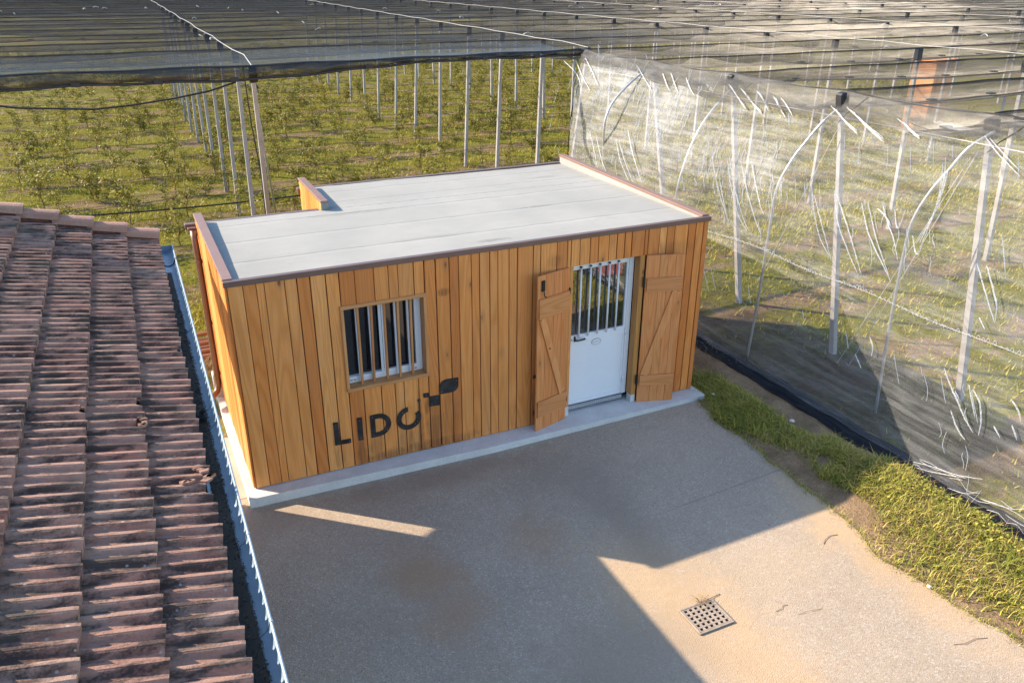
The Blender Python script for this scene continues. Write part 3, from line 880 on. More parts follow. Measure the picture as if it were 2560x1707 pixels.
MB().prism(ell2, (0, -0.001, 0)).build("badge_face", M_WHITE, bad)
mb = MB()
for i, x in enumerate((4.748, 4.763, 4.776, 4.789, 4.803, 4.817, 4.830)):
    mb.box(x, x + 0.008, DY - 0.001, DY + 0.0003, 0.945 + 0.0014 * i, 0.955 + 0.0014 * i + (0.006 if i in (0, 3) else 0))
mb.build("badge_print", M_GREYMETAL, bad)
for z in (0.28, 1.03, 1.93):
    MB().tube([(5.262, DY - 0.012, z - .05), (5.262, DY - 0.012, z + .05)], 0.011, 8).build("door_hinge", M_WHITE, door, smooth=True)
MB().box(4.335, 5.262, DY - 0.03, DY + 0.03, -0.03, 0.024).build("threshold", M_GREYMETAL, door, 0.002)
mb = MB()
for i in range(26):
    x = 4.35 + i * 0.035
    mb.box(x, x + .017, DY - 0.0325, DY - 0.0305, -0.018, 0.012)
mb.build("threshold_grip", M_SILVER, door)
MB().box(4.26, 4.30, 0.0, 0.26, 0.0, 2.18).build("door_reveal", M_WOOD, cabin)
MB().box(5.342, 5.418, -0.012, 0.12, 0.045, 2.183).build("door_post", M_POSTWOOD, cabin, 0.003)
MB().box(5.343, 5.417, -0.01, 0.1, -0.07, 0.0445).build("post_shoe", M_PLINTH, cabin, 0.004)
MB().box(4.225, 4.30, -0.012, 0.1, -0.05, 0.10).build("post_shoe", M_PLINTH, cabin, 0.004)
MB().box(4.23, 4.259, -0.012, 0.08, 0.11, 2.183).build("door_post", M_POSTWOOD, cabin, 0.003)

# ---- shutters: ledged and braced boards, hinged on the two posts, held open
def shutter(hinge, ang, z0, z1, widths, sign, rails, brace):
    """local x runs from the hinge outwards, local -y is the face we see"""
    s = bpy.data.objects.new("shutter", None)
    link(s, cabin)
    s.location = (hinge[0], hinge[1], 0)
    s.rotation_euler = (0, 0, ang)
    x = 0.0
    tot = sum(widths)
    for w_ in widths:
        a, b = (x, x + w_) if sign > 0 else (-x - w_, -x)
        dz = random.uniform(-0.004, 0.004)
        MB().box(a + .0015, b - .0015, -0.012, 0.014, z0 + dz, z1 + dz).build("shutter_board", M_SHUT, s, 0.002)
        x += w_
    for (ra, rb) in rails:
        a, b = (0.02, tot - 0.02) if sign > 0 else (-tot + 0.015, -0.015)
        MB().box(a, b, -0.038, -0.0125, ra, rb).build("shutter_rail", M_SHUTX, s, 0.002)
    (bx0, bz0), (bx1, bz1), bw = brace
    d = Vector((bx1 - bx0, 0, bz1 - bz0)).normalized()
    n = Vector((d.z, 0, -d.x)) * bw / 2
    p0, p1 = Vector((bx0, -0.0125, bz0)), Vector((bx1, -0.0125, bz1))
    MB().prism([p0 - n, p0 + n, p1 + n, p1 - n], (0, -0.025, 0)).build("shutter_brace", M_SHUT, s, 0.002)
    return s, tot
sl, wl = shutter((4.225, -0.034), math.atan2(0.155, 0.545), -0.058, 2.185, (0.135, 0.145, 0.15, 0.14), -1, ((1.60, 1.88), (0.16, 0.40)), ((-0.50, 1.60), (-0.10, 0.405), 0.10))
MB().box(-0.515, -0.465, -0.034, -0.0125, 1.985, 2.125).build("shutter_latch", M_BLACK, sl, 0.002)
MB().tube([(-0.49, -0.036, 1.99), (-0.488, -0.045, 1.93), (-0.475, -0.05, 1.905), (-0.455, -0.05, 1.90)], 0.008, 6).build("latch_hook", M_BLACK, sl)
for z in (0.24, 1.85):
    MB().box(-0.012, 0.004, -0.030, 0.02, z - .02, z + .06).build("shutter_hinge", M_BLACK, sl)
MB().tube([(-0.36, -0.0385, 1.15), (-0.36, -0.044, 1.15)], 0.012, 8).build("shutter_bolt", M_BLACK, sl)
MB().box(-0.61, -0.572, 0.0, 0.02, 0.77, 0.81).build("shutter_stop", M_BLACK, sl)
sr, wr = shutter((5.425, -0.034), -math.atan2(0.16, 0.525), -0.072, 2.182, (0.19, 0.115, 0.115, 0.13), 1, ((1.66, 1.86), (0.20, 0.37)), ((0.075, 0.375), (0.455, 1.66), 0.105))
for z in (0.30, 1.80):
    MB().box(-0.034, -0.002, -0.018, -0.006, z - .075, z + .075).box(-0.03, -0.012, -0.03, -0.0185, z - .05, z + .05).build("shutter_hinge", M_BLACK, sr, 0.001)
mb = MB()
for (px, pz) in ((0.06, 1.82), (0.2, 1.84), (0.33, 1.83), (0.38, 1.83), (0.42, 1.83), (0.47, 1.83), (0.5, 1.82), (0.2, 1.69), (0.25, 1.70), (0.33, 1.70), (0.45, 1.71), (0.52, 1.72), (0.44, 1.62), (0.47, 1.61), (0.35, 1.34), (0.31, 1.2), (0.27, 1.02)):
    mb.box(px - .004, px + .004, -0.0395, -0.0382, pz - .004, pz + .004)
stuff(mb.build("nail_head", M_SCREW, sr))

# ---- black steel lettering and emblem, screwed on just proud of the boards
LY = -0.0275
def plate(name, loops, screws, th=0.006):
    """2-D outline (x, z) with an optional inner loop of equal length -> extruded steel plate"""
    mb = MB()
    if len(loops) == 1:
        mb.prism([(x, LY, z) for x, z in loops[0]], (0, -th, 0))
    else:
        o_, i_, closed = loops
        n = len(o_)
        V = [(x, LY, z) for x, z in o_] + [(x, LY, z) for x, z in i_] + [(x, LY - th, z) for x, z in o_] + [(x, LY - th, z) for x, z in i_]
        F = []
        rng = range(n) if closed else range(n - 1)
        for k in rng:
            j = (k + 1) % n
            F += [(k, j, n + j, n + k), (2 * n + j, 2 * n + k, 3 * n + k, 3 * n + j), (j, k, 2 * n + k, 2 * n + j), (n + k, n + j, 3 * n + j, 3 * n + k)]
        if not closed:
            F += [(0, n, 3 * n, 2 * n), (n - 1, 2 * n - 1 + n * 0, 4 * n - 1, 3 * n - 1)]
        mb.add(V, F)
    o = mb.build(name, M_SIGN, cabin)
    for (x, z) in screws:
        MB().tube([(x, LY - th, z), (x, LY - th - 0.003, z)], 0.006, 8).build("screw", M_SCREW, o)
    return o
plate("letter", [[(0.985, 0.668), (1.048, 0.663), (1.053, 0.402), (1.186, 0.396), (1.184, 0.336), (0.985, 0.345)]], [(1.015, 0.632), (1.165, 0.366)])["label"] = "letter L of black steel"
plate("letter", [[(1.279, 0.662), (1.346, 0.657), (1.345, 0.337), (1.281, 0.342)]], [(1.312, 0.62), (1.313, 0.372)])["label"] = "letter I of black steel"
def d_loop(x0, x1, z0, z1, n=18):
    r = (z1 - z0) / 2
    cx = x1 - r * 1.02
    p = [(x0, z0), (x0, z1), (cx, z1)]
    p += [(cx + r * 1.02 * math.sin(a), (z0 + z1) / 2 + r * math.cos(a)) for a in np.linspace(0, math.pi, n)][1:-1]
    p += [(cx, z0)]
    return p
plate("letter", [d_loop(1.446, 1.712, 0.336, 0.656), d_loop(1.508, 1.648, 0.400, 0.592), True], [(1.478, 0.625), (1.478, 0.368), (1.655, 0.408)])["label"] = "letter D of black steel"
oc, orad, irad = (1.947, 0.497), 0.163, 0.098
aa = np.linspace(rad(92), rad(92 + 298), 40)
plate("letter", [[(oc[0] + orad * math.cos(a), oc[1] + orad * math.sin(a)) for a in aa], [(oc[0] + irad * math.cos(a), oc[1] + irad * math.sin(a)) for a in aa], False],
      [(1.865, 0.60), (2.055, 0.43), (2.03, 0.40)])["label"] = "letter O of black steel, left open at its upper right"
ring = [(2.094 + 0.021 * math.cos(a), 0.722 + 0.021 * math.sin(a)) for a in np.linspace(0, 2 * math.pi, 20, endpoint=False)]
plate("emblem_stem", [[(2.090, 0.58), (2.099, 0.58), (2.100, 0.703), (2.089, 0.703)]], [])
plate("emblem_dot", [ring], [(2.094, 0.722)])
plate("emblem_square", [[(2.156, 0.806), (2.226, 0.801), (2.228, 0.738), (2.158, 0.743)]], [(2.19, 0.775)])
plate("emblem_square", [[(2.229, 0.745), (2.370, 0.738), (2.368, 0.592), (2.229, 0.600)]], [(2.335, 0.705), (2.262, 0.63)])
lf = [(2.371, 0.744), (2.371, 0.835)]
lf += [(2.371 + 0.10 * (1 - math.cos(a)), 0.835 + 0.105 * math.sin(a)) for a in np.linspace(0.2, math.pi / 2, 8)]
lf += [(2.635, 0.930), (2.634, 0.822)]
lf += [(2.534 + 0.10 * math.cos(a), 0.822 - 0.085 * math.sin(a)) for a in np.linspace(0.2, math.pi / 2, 8)]
plate("emblem_leaf", [lf], [(2.605, 0.895), (2.402, 0.775)])

# ------------------------------------------------------------------ neighbouring house: low clay-tiled roof with zinc gutter
PITCH = rad(18.6)
TP = math.tan(PITCH)
HO, HR = Vector((-0.54, 1.90, 0.0)), rad(-0.93)
house = thing("tiled_house", "low house at the left with a weathered ribbed clay tile roof and blue grey gutter", "house", HO, HR)
GAU, TWID, ZD = 0.35, 0.2305, 2.535

def tile_mesh(name, broken=0, seed=0):
    """one interlocking tile, two ribs, seen running down its own +x; front end at x = 0"""
    g = random.Random(seed)
    prof = [(0.115, 0.004), (0.108, 0.030), (0.100, 0.040), (0.074, 0.043), (0.066, 0.036), (0.050, 0.012), (0.030, 0.006), (0.014, 0.008),
            (0.002, 0.030), (-0.006, 0.041), (-0.034, 0.043), (-0.043, 0.036), (-0.060, 0.012), (-0.082, 0.006), (-0.100, 0.007), (-0.108, 0.016), (-0.1145, 0.016), (-0.1145, 0.0)]
    L = 0.415
    front = []
    for i, (y, h) in enumerate(prof):
        f = 0.0
        if broken == 1 and y < 0.01:
            f = -0.10 * g.uniform(0.45, 1.0)
        if broken == 2 and -0.03 < y:
            f = -0.075 * g.uniform(0.3, 1.0)
        front.append(f)
    V, F = [], []
    n = len(prof)
    for k_, u in enumerate((-L, -0.045, -0.022, 0.0)):
        for i, (y, h) in enumerate(prof):
            gr = 0.66 + 0.52 * (u + L) / L                  # ribs grow towards the lower end
            hh = h * gr * 0.92 if h > 0.01 else h
            if k_ == 3:
                hh -= 0.003
            uu = u + (front[i] if k_ >= 2 else 0.0)
            V.append((uu, y, 0.012 + hh))
    for k_ in range(3):
        for i in range(n - 1):
            a = k_ * n + i
            F.append((a, a + 1, a + n + 1, a + n))
    base = len(V)
    for i, (y, h) in enumerate(prof):                        # front edge down to the underside
        V.append((front[i], y, -0.02))
    for i in range(n - 1):
        F.append((3 * n + i, 3 * n + i + 1, base + i + 1, base + i))
    b2 = len(V)
    for i, (y, h) in enumerate(prof):
        V.append((-0.05 + front[i], y, -0.022))
    for i in range(n - 1):
        F.append((base + i, base + i + 1, b2 + i + 1, b2 + i))
    me = bpy.data.meshes.new(name)
    me.from_pydata(V, [], F)
    me.materials.append(M_TILE)
    me.update()
    return me
T_ME = [tile_mesh("tile"), tile_mesh("broken_tile", 1, 3), tile_mesh("broken_tile", 2, 5)]
TILT = math.atan2(0.054, GAU / math.cos(PITCH))
N_ROW, N_COL = 38, 6
broken = {(0, 24): 1, (0, 15): 2, (1, 21): 1, (1, 20): 2, (2, 21): 2, (3, 33): 1, (4, 31): 2, (0, 25): 2}
spare_v, spare_f = [], []
for k_ in range(12):
    for r_ in range(-2, N_ROW + 12):
        x = -GAU * k_ + random.uniform(-0.0025, 0.0025)
        y = -0.13 - TWID * r_ + 0.10 * GAU * k_ + random.uniform(-0.002, 0.002)
        if y > -0.03:
            continue
        z = ZD + GAU * k_ * TP + 0.060 + random.uniform(-0.0012, 0.0012)
        rx, ry, rz = random.uniform(-0.007, 0.007), PITCH - TILT + random.uniform(-0.004, 0.004), -0.10 + random.uniform(-0.004, 0.004)
        if k_ < N_COL and r_ < N_ROW:
            b_ = broken.get((k_, r_), 0)
            o = bpy.data.objects.new("broken_tile" if b_ else "roof_tile", T_ME[b_])
            o.location = (x, y, z)
            o.rotation_euler = (rx, ry, rz)
            link(o, house)
            if b_:
                o["label"] = "clay tile with its lower edge broken away"
        else:
            M_ = Matrix.Translation((x, y, z)) @ Matrix.Rotation(rz, 4, 'Z') @ Matrix.Rotation(ry, 4, 'Y') @ Matrix.Rotation(rx, 4, 'X')
            n0 = len(spare_v)
            spare_v += [tuple(M_ @ v.co) for v in T_ME[0].vertices]
            spare_f += [tuple(i + n0 for i in p.vertices) for p in T_ME[0].polygons]
stuff(MB().add(spare_v, spare_f).build("roof_tiles_beyond", M_TILE, house))
# shards lying where tiles have broken
mb = MB()
for (x, y, z) in ((-0.05, -5.62, 2.66), (-0.02, -5.72, 2.65), (-0.35, -4.95, 2.75), (-0.12, -5.8, 2.68), (-0.38, -5.05, 2.76)):
    for q in range(3):
        a, l_ = random.uniform(0, 6.28), random.uniform(0.02, 0.045)
        c = Vector((x + random.uniform(-.04, .04), y + random.uniform(-.05, .05), z))
        p = [c + Vector((math.cos(a + t) * l_, math.sin(a + t) * l_ * 0.6, 0)) for t in (0, 1.7, 3.0, 4.4)]
        mb.prism(p, (0, 0.004, 0.014))
stuff(mb.build("tile_shards", M_TILE, house))

# deck, verge boards, walls, unseen shade slab
RX = -4.2
mb = MB()
mb.prism([(-0.02, 0.0, ZD), (RX, 0.0, ZD - RX * TP), (RX, 0.0, ZD - RX * TP - 0.33), (-0.02, 0.0, ZD - 0.17)], (0, -11.6, 0))
mb.prism([(RX, 0.0, ZD - RX * TP), (2 * RX, 0.0, ZD), (2 * RX, 0.0, ZD - 0.17), (RX, 0.0, ZD - RX * TP - 0.33)], (0, -11.6, 0))
mb.build("roof_deck", M_MORTAR, house)
MB().prism([(-0.62, -1.14, GZ - .03), (-0.62, -1.14, ZD - 0.20 + 0.56 * TP), (RX, -1.14, ZD - 0.36 - RX * TP), (2 * RX + 0.6, -1.14, ZD - 0.20 + 0.6 * TP), (2 * RX + 0.6, -1.14, GZ - .03)], (0, -10.0, 0)).build("wall", M_RENDER, house)
MB().box(-5.2, -1.72, -0.15, 0.02, 3.02, 3.93).build("shade_slab", M_RENDER, house, 0.01)  # unseen slab added over the gable to shade tiles and paving
MB().prism([(0.0, 0.10, ZD - 0.05), (-4.6, 0.10, ZD - 0.05 + 4.6 * TP), (-4.6, 0.10, ZD + 0.10 + 4.6 * TP), (0.0, 0.10, ZD + 0.10)], (0, -0.13, 0)).build("verge_mortar", M_MORTAR, house)
vm = None
prof = [(-0.085, 0.075), (-0.078, 0.135), (-0.06, 0.158), (-0.02, 0.172), (0.05, 0.172), (0.09, 0.158), (0.108, 0.12), (0.112, -0.08)]
def verge_mesh():
    V, F = [], []
    n = len(prof)
    for u, s in ((-0.43, 0.86), (-0.03, 1.0), (0.0, 1.0)):
        for (y, h) in prof:
            V.append((u, y * s, (h - 0.02) * s + 0.02 - (0.022 if u < -0.1 else 0)))
        for (y, h) in prof:
            V.append((u, y * s * 0.86, (h - 0.02) * s * 0.88 + 0.018 - (0.022 if u < -0.1 else 0)))
    for k_ in range(2):
        for i in range(n - 1):
            a = k_ * 2 * n + i
            F.append((a, a + 1, a + 2 * n + 1, a + 2 * n))
            F.append((a + n, a + 3 * n, a + 3 * n + 1, a + n + 1))
    for i in range(n - 1):
        a = 4 * n + i
        F.append((a, a + 1, a + n + 1, a + n))
    F.append((0, 2 * n, 3 * n, n)); F.append((2 * n, 4 * n, 5 * n, 3 * n))
    me = bpy.data.meshes.new("verge_tile")
    me.from_pydata(V, [], F)
    me.materials.append(M_VERGE)
    return me
VM = verge_mesh()
for k_ in range(13):
    o = bpy.data.objects.new("verge_tile", VM)
    x = 0.0 - 0.345 * k_
    o.location = (x, 0.02, ZD - x * TP + 0.055)
    o.rotation_euler = (random.uniform(-.02, .02), PITCH - 0.060, random.uniform(-.012, .012))
    link(o, house)
# gutter
def gutter():
    ys = [-0.02, -9.6]
    V, F = [], []
    R0, R1, cx, cz = 0.086, 0.0835, 0.061, 2.556
    n = 15
    for y in ys:
        for r_ in (R0, R1):
            for i in range(n):
                a = math.pi + math.pi * i / (n - 1)
                V.append((cx + r_ * math.cos(a), y, cz + r_ * math.sin(a)))
    for i in range(n - 1):
        F.append((i, i + 1, 2 * n + i + 1, 2 * n + i))
        F.append((n + i, 3 * n + i, 3 * n + i + 1, n + i + 1))
    mb = MB().add(V, F)
    mb.tube([(cx + R0 + 0.004, -0.02, cz), (cx + R0 + 0.004, -9.6, cz)], 0.0085, 8)
    g = mb.build("gutter", M_ZINC, house, smooth=False)
    end = [(cx + R0 * math.cos(a), -0.022, cz + R0 * math.sin(a)) for a in np.linspace(math.pi, 2 * math.pi, 15)]
    MB().prism(end, (0, -0.003, 0)).build("gutter_end", M_ZINC, g)
    for y in (-0.62, -2.75, -4.45, -4.75, -6.3, -7.1):
        m2 = MB()
        dark = y in (-0.62,)
        pts = [(cx + (R1 - .003) * math.cos(a), y, cz + (R1 - .003) * math.sin(a)) for a in np.linspace(math.pi * 1.02, math.pi * 1.98, 9)]
        m2.tube(pts, 0.007 if dark else 0.0035, 6)
        m2.tube([(cx + R0 + 0.004, y - 0.012, cz), (cx + R0 + 0.004, y + 0.012, cz)], 0.0115, 8)
        m2.build("gutter_bracket", M_BLACK if dark else M_ZINC, g)
    # leaf litter and grit lying in the gutter
    g_ = random.Random(4)
    m3 = MB()
    for q in range(5200):
        y = -0.9 - 8.2 * g_.random() ** 0.8
        u = g_.random()
        depth = 0.010 + 0.020 * min(1, (-y - 0.9) / 2.2)
        half = math.sqrt(max(1e-6, R1 ** 2 - (R1 - depth) ** 2))
        x = cx - 0.022 + (g_.random() * 2 - 1) * half * 0.8
        z = cz - R1 + depth * (0.55 + 0.5 * u)
        s = g_.uniform(0.004, 0.013)
        a = g_.uniform(0, 6.28)
        c, d = math.cos(a), math.sin(a)
        t_ = g_.uniform(-0.006, 0.006)
        m3.add([(x - c * s, y - d * s, z), (x + d * s * .5, y - c * s * .5, z + t_), (x + c * s, y + d * s, z + t_ * .5), (x - d * s * .5, y + c * s * .5, z - t_)], [(0, 1, 2), (0, 2, 3)])
    m3.add([(cx - 0.055, -0.9, cz - 0.062), (cx + 0.012, -0.9, cz - 0.068), (cx + 0.022, -9.5, cz - 0.052), (cx - 0.06, -9.5, cz - 0.048)], [(0, 1, 2, 3)])
    stuff(m3.build("leaf_litter", M_LITTER, g))
    nest = MB()
    for q in range(26):
        a0, r_ = g_.uniform(0, 6.28), g_.uniform(0.02, 0.055)
        nest.tube([(cx - 0.01 + r_ * math.cos(a0 + t) * (1 if q % 2 else .8), -4.62 + 1.5 * r_ * math.sin(a0 + t), cz - 0.03 + 0.02 * math.sin(q + t)) for t in np.linspace(0, g_.uniform(1.5, 4), 6)], 0.0025, 4)
    stuff(nest.build("twig_tangle", M_BLACK, g))
gutter()

# ------------------------------------------------------------------ drain grate in the paving
gr = thing("drain_grate", "square cast iron drain grate with rows of holes set in the sunlit paving", "grate", (3.65, -3.96, GZ + 0.002), rad(-0.8))
wx, wy = 0.205, 0.180
MB().box(-wx + .001, wx - .001, -wy + .001, wy - .001, 0.0, 0.002).build("shade_plate", M_DRAINSHADE, gr)  # flat dark plate, painted for the shade below the holes
mb = MB()
for b_ in ((-wx, wx, -wy, -wy + .02), (-wx, wx, wy - .02, wy), (-wx, -wx + .02, -wy + .0205, wy - .0205), (wx - .02, wx, -wy + .0205, wy - .0205)):
    mb.box(b_[0], b_[1], b_[2], b_[3], 0.0025, 0.016)
mb.build("grate_frame", M_CAST, gr, 0.002)
mb = MB()
ix, iy = wx - 0.024, wy - 0.024
px_, py_ = 2 * ix / 6, 2 * iy / 6
for i in range(7):
    c = -ix + px_ * i
    h_ = 0.0125
    x0, x1 = max(-ix, c - h_), min(ix, c + h_)
    mb.box(x0, x1, -iy, iy, 0.0025, 0.012)
for i in range(7):
    c = -iy + py_ * i
    h_ = 0.0100
    mb.box(-ix + .0005, ix - .0005, max(-iy + .0005, c - h_), min(iy - .0005, c + h_), 0.003, 0.0128)
mb.build("grid", M_CAST, gr)

# ------------------------------------------------------------------ orchard frame: posts, cables
YJ = lambda j: 10.4 + 2.72 * j
ordinal = ["first", "second", "third", "fourth", "fifth", "sixth", "seventh", "eighth", "ninth", "tenth", "eleventh", "twelfth", "thirteenth", "fourteenth", "fifteenth", "sixteenth", "seventeenth", "eighteenth", "nineteenth", "twentieth"]
def post_proto():
    t = thing("concrete_post", "proto", "post")
    MB().hexa([(-.047, -.052, -.15), (.047, -.052, -.15), (.047, .052, -.15), (-.047, .052, -.15), (-.036, -.04, 4.0), (.036, -.04, 4.0), (.036, .04, 4.0), (-.036, .04, 4.0)]).build("shaft", M_POST, t, 0.008)
    MB().box(-.075, .075, -.07, .07, 3.93, 4.19).build("cap", M_RUBBER, t, 0.02)
    return t
PP = post_proto()
first = [True]
def post(base, top, label, group):
    d = Vector(top) - Vector(base)
    if first[0]:
        o = PP; first[0] = False
    else:
        o = dup(PP)
    o.location = base
    q = d.to_track_quat('Z', 'Y')
    e = q.to_euler()
    # keep the post's faces parallel to the rows
    tilt = Matrix.Rotation(math.atan2(d.x, d.z), 4, 'Y') @ Matrix.Rotation(-math.atan2(d.y, math.hypot(d.x, d.z)), 4, 'X')
    o.rotation_euler = tilt.to_euler()
    o.scale = (1, 1, d.length / 4.19)
    o["label"] = label
    o["group"] = group
    return o
G0 = GZ - 0.03
rows = [(1.73, 0.018, "left post row", 11, 2.70, 10.4), (9.15, 0.042, "second post row", 13, 2.72, 10.5), (16.35, 0.0, "third post row", 17, 2.68, 2.3),
        (24.3, 0.0, "fourth post row", 18, 2.72, 2.2), (31.8, 0.0, "fifth post row", 14, 2.72, 10.4), (39.3, 0.0, "sixth post row", 12, 2.72, 15.8)]
for (x0, sl_, nm, cnt, dy, y0) in rows:
    for i in range(cnt):
        y = y0 + dy * i
        x = x0 + sl_ * (y - 10)
        z1 = 4.14
        lean = (-0.25 * max(0, (9 - y)) / 6 if x0 > 10 else (0.06 if x0 < 5 else 0.18)) + random.uniform(-.05, .05)
        post((x + random.uniform(-.06, .06), y + random.uniform(-.06, .06), G0), (x + lean, y + random.uniform(-.04, .04), z1),
             "grey concrete post with black cap, %s from the front in the %s" % (ordinal[i], nm), "concrete posts of the orchard, " + nm)
post((1.95, 9.3, G0), (1.64, 7.12, 4.10), "slanting concrete end post wrapped in black at its top, ahead of the left post row", "slanting end posts of the orchard")
post((9.98, 10.2, G0), (9.02, 7.78, 4.14), "slanting concrete corner post behind the cabin roof where the side net begins", "slanting end posts of the orchard")
for i, (b_, t_) in enumerate((((9.62, 5.0, G0), (8.84, 5.0, 4.12)), ((9.59, 2.62, G0), (8.79, 2.6, 4.12)), ((9.50, 0.12, G0), (8.72, 0.12, 4.12)), ((10.0, -1.91, G0), (8.98, -2.05, 4.06)))):
    post(b_, t_, "concrete post leaning out to the side net, %s from the corner beside an arched pole" % ordinal[i], "concrete posts along the side net")

def cable(name, pts, r, m, label, cat, group=None):
    o = MB().tube(pts, r, 6).build(name, m)
    return tag(o, label, cat, group)
for i, (x0, sl_, nm, cnt, dy, y0) in enumerate(rows):
    ys0 = (7.12, 7.8, -6.0, -6.0, -2.0, 4.0)[i]
    pts = []
    y = ys0
    while y < 84:
        pts.append((x0 + sl_ * (y - 10) + 0.03 * math.sin(y), y, 4.19 + 0.012 * math.sin(y * 2.3)))
        y += 1.36
    if i == 0:
        pts[0] = (1.64, 7.12, 4.12)
    if i == 1:
        pts[0] = (9.02, 7.78, 4.16)
    cable("support_cable", pts, 0.0065, M_CABLE, "pale steel cable along the tops of the %s" % nm, "cable", "cables over the post rows")
ye = lambda x: 7.12 + max(0.0, (x - 1.64)) * 0.0894
# ------------------------------------------------------------------ hail net over the orchard
net = thing("hail_net", "dark hail net stretched over the orchard in sagging strips with black seams", "net", (0, 0, 0))
lines = [-7.6, -4.9, -2.2, 0.12, 2.55, 4.95, 7.5] + [YJ(j) for j in range(0, 28)]
fA, fB, fC = Field(1, 24, 0.4, 2.2, (0.5, 1.0, 1)), Field(2, 24, 2.0, 6.0, (0.5, 1.2, 1)), Field(3, 20, 0.1, 0.6)
def strip_z(x, y, v, k_):
    P = np.stack([x, y, np.full_like(x, k_ * 3.7)], axis=1)
    sag = 0.40 + 0.07 * fC(P)
    return 4.15 - sag * np.sin(np.pi * v) ** 0.9 + (0.045 * fA(P) + 0.014 * fB(P)) * np.sin(np.pi * v) ** 0.6 - 0.01
for k_, (ya, yb) in enumerate(zip(lines[:-1], lines[1:])):
    xa = 8.82 if ya < 9.0 else -11.0
    xb = 34.0 if ya < 9 else (62.0 if ya < 50 else 85.0)
    st = 0.16 if ya < 32 else 0.4
    xs = np.arange(xa, xb, st)
    v = np.linspace(0, 1, 17)
    X, Vv = np.meshgrid(xs, v, indexing='ij')
    yb_ = np.full_like(X, yb); ya_ = np.full_like(X, ya)
    Y = ya_ + (yb_ - ya_) * Vv
    Z = strip_z(X.ravel(), Y.ravel(), Vv.ravel(), k_)
    P = np.stack([X.ravel(), Y.ravel(), Z], axis=1)
    obj("net_strip", np_mesh("net_strip", P, grid_faces(len(xs), len(v)), M_NETROOF, True), net)
    # clipped seam down the middle of the strip and the doubled hem over the ridge wire
    for (vc, hw, dz) in ((0.5, 0.020, 0.006), (0.0, 0.018, 0.02)):
        vv = np.linspace(vc - hw, vc + hw, 4)
        wv = 0.012 * np.sin(xs * 1.7 + k_ * 2.0) + 0.010 * np.sin(xs * 4.1 + k_)
        X, Vv = np.meshgrid(xs, vv, indexing='ij')
        Y = ya + (yb - ya) * (Vv + wv[:, None])
        va = np.clip(np.abs(Vv), 0, 1)
        Z = strip_z(X.ravel(), Y.ravel(), va.ravel(), k_) + dz + 0.012 * np.sin((Vv.ravel() - vc + hw) / (2 * hw) * np.pi)
        P = np.stack([X.ravel(), Y.ravel(), Z], axis=1)
        obj("net_seam", np_mesh("net_seam", P, grid_faces(len(xs), 4), M_NETSEAM, True), net)
    if ya < 45:
        mb = MB()
        x = xa + random.uniform(0, 1.5)
        while x < min(xb, 40):
            for vc in (0.5,):
                yy = ya + (yb - ya) * vc
                zz = float(strip_z(np.array([x]), np.array([yy]), np.array([vc]), k_)[0])
                mb.box(x - .075, x + .075, yy - .05, yy + .05, zz + .035, zz + .06)
            x += random.uniform(1.35, 1.65)
        stuff(mb.build("net_clips", M_BLACK, net))
# front flap down to the edge cable, and the black rolled hem that hangs from it
xs = np.arange(-11.0, 9.05, 0.1)
v = np.linspace(0, 1, 22)
X, Vv = np.meshgrid(xs, v, indexing='ij')
YE = np.array([ye(x) for x in xs])[:, None]
Y = YE + (10.4 - YE) * Vv
P0 = np.stack([X.ravel(), Y.ravel(), np.zeros(X.size)], axis=1)
Z = 4.11 + 0.03 * Vv.ravel() - 0.10 * np.sin(np.pi * Vv.ravel()) + (0.030 * fA(P0) + 0.010 * fB(P0)) * np.sin(np.pi * Vv.ravel()) ** 0.5
obj("net_flap", np_mesh("net_flap", np.stack([X.ravel(), Y.ravel(), Z], axis=1), grid_faces(len(xs), len(v)), M_NETROOF, True), net)
drop = lambda x: 0.28 - 0.018 * (x + 4) + 0.04 * math.sin(x * 0.9)
vv = np.linspace(0, 1, 7)
V = []
for x in xs:
    for q in vv:
        V.append((x, ye(x) - 0.03 - 0.05 * math.sin(q * 3.14) + 0.012 * math.sin(x * 9 + q * 5), 4.12 - drop(x) * q + 0.012 * math.sin(x * 5.3 + q * 3)))
obj("net_hem", np_mesh("net_hem", V, grid_faces(len(xs), 7), M_NETEDGE, True), net)
cable("edge_cable", [(x, ye(x), 4.12 + 0.01 * math.sin(x * 3)) for x in np.arange(-11, 9.1, 0.3)], 0.02, M_RUBBER, "black edge cable along the front of the hail net behind the cabin", "cable")
cable("hem_rope", [(x, ye(x) - 0.035, 4.12 - drop(x) - 0.01 + 0.012 * math.sin(x * 4.1)) for x in np.arange(-11, 9.0, 0.3)], 0.024, M_RUBBER, "thick black rope in the hanging hem of the hail net", "rope")
mb = MB()
for i, x in enumerate(np.arange(-2.5, 9.0, 1.27)):
    mb.box(x - .07, x + .07, ye(x) - .085, ye(x) - .055, 4.12 - drop(x) - 0.03, 4.12 - drop(x) + 0.045)
stuff(mb.build("hem_clips", M_BLACK, net))
# loose tails of baling twine on the net
mb = MB()
for q in range(46):
    x, j = random.uniform(-4, 30), random.uniform(-0.6, 9)
    y = YJ(j) if x < 9.5 else random.uniform(0, 34)
    a = random.uniform(0, 6.28)
    l_ = random.uniform(0.10, 0.28)
    p = [(x + l_ * t * math.cos(a + t), y + l_ * t * math.sin(a + t), 4.0 + 0.22 + 0.05 * math.sin(t * 3)) for t in np.linspace(0, 1, 6)]
    mb.tube(p, 0.009, 4)
stuff(mb.build("twine_tails", M_CABLE, net))

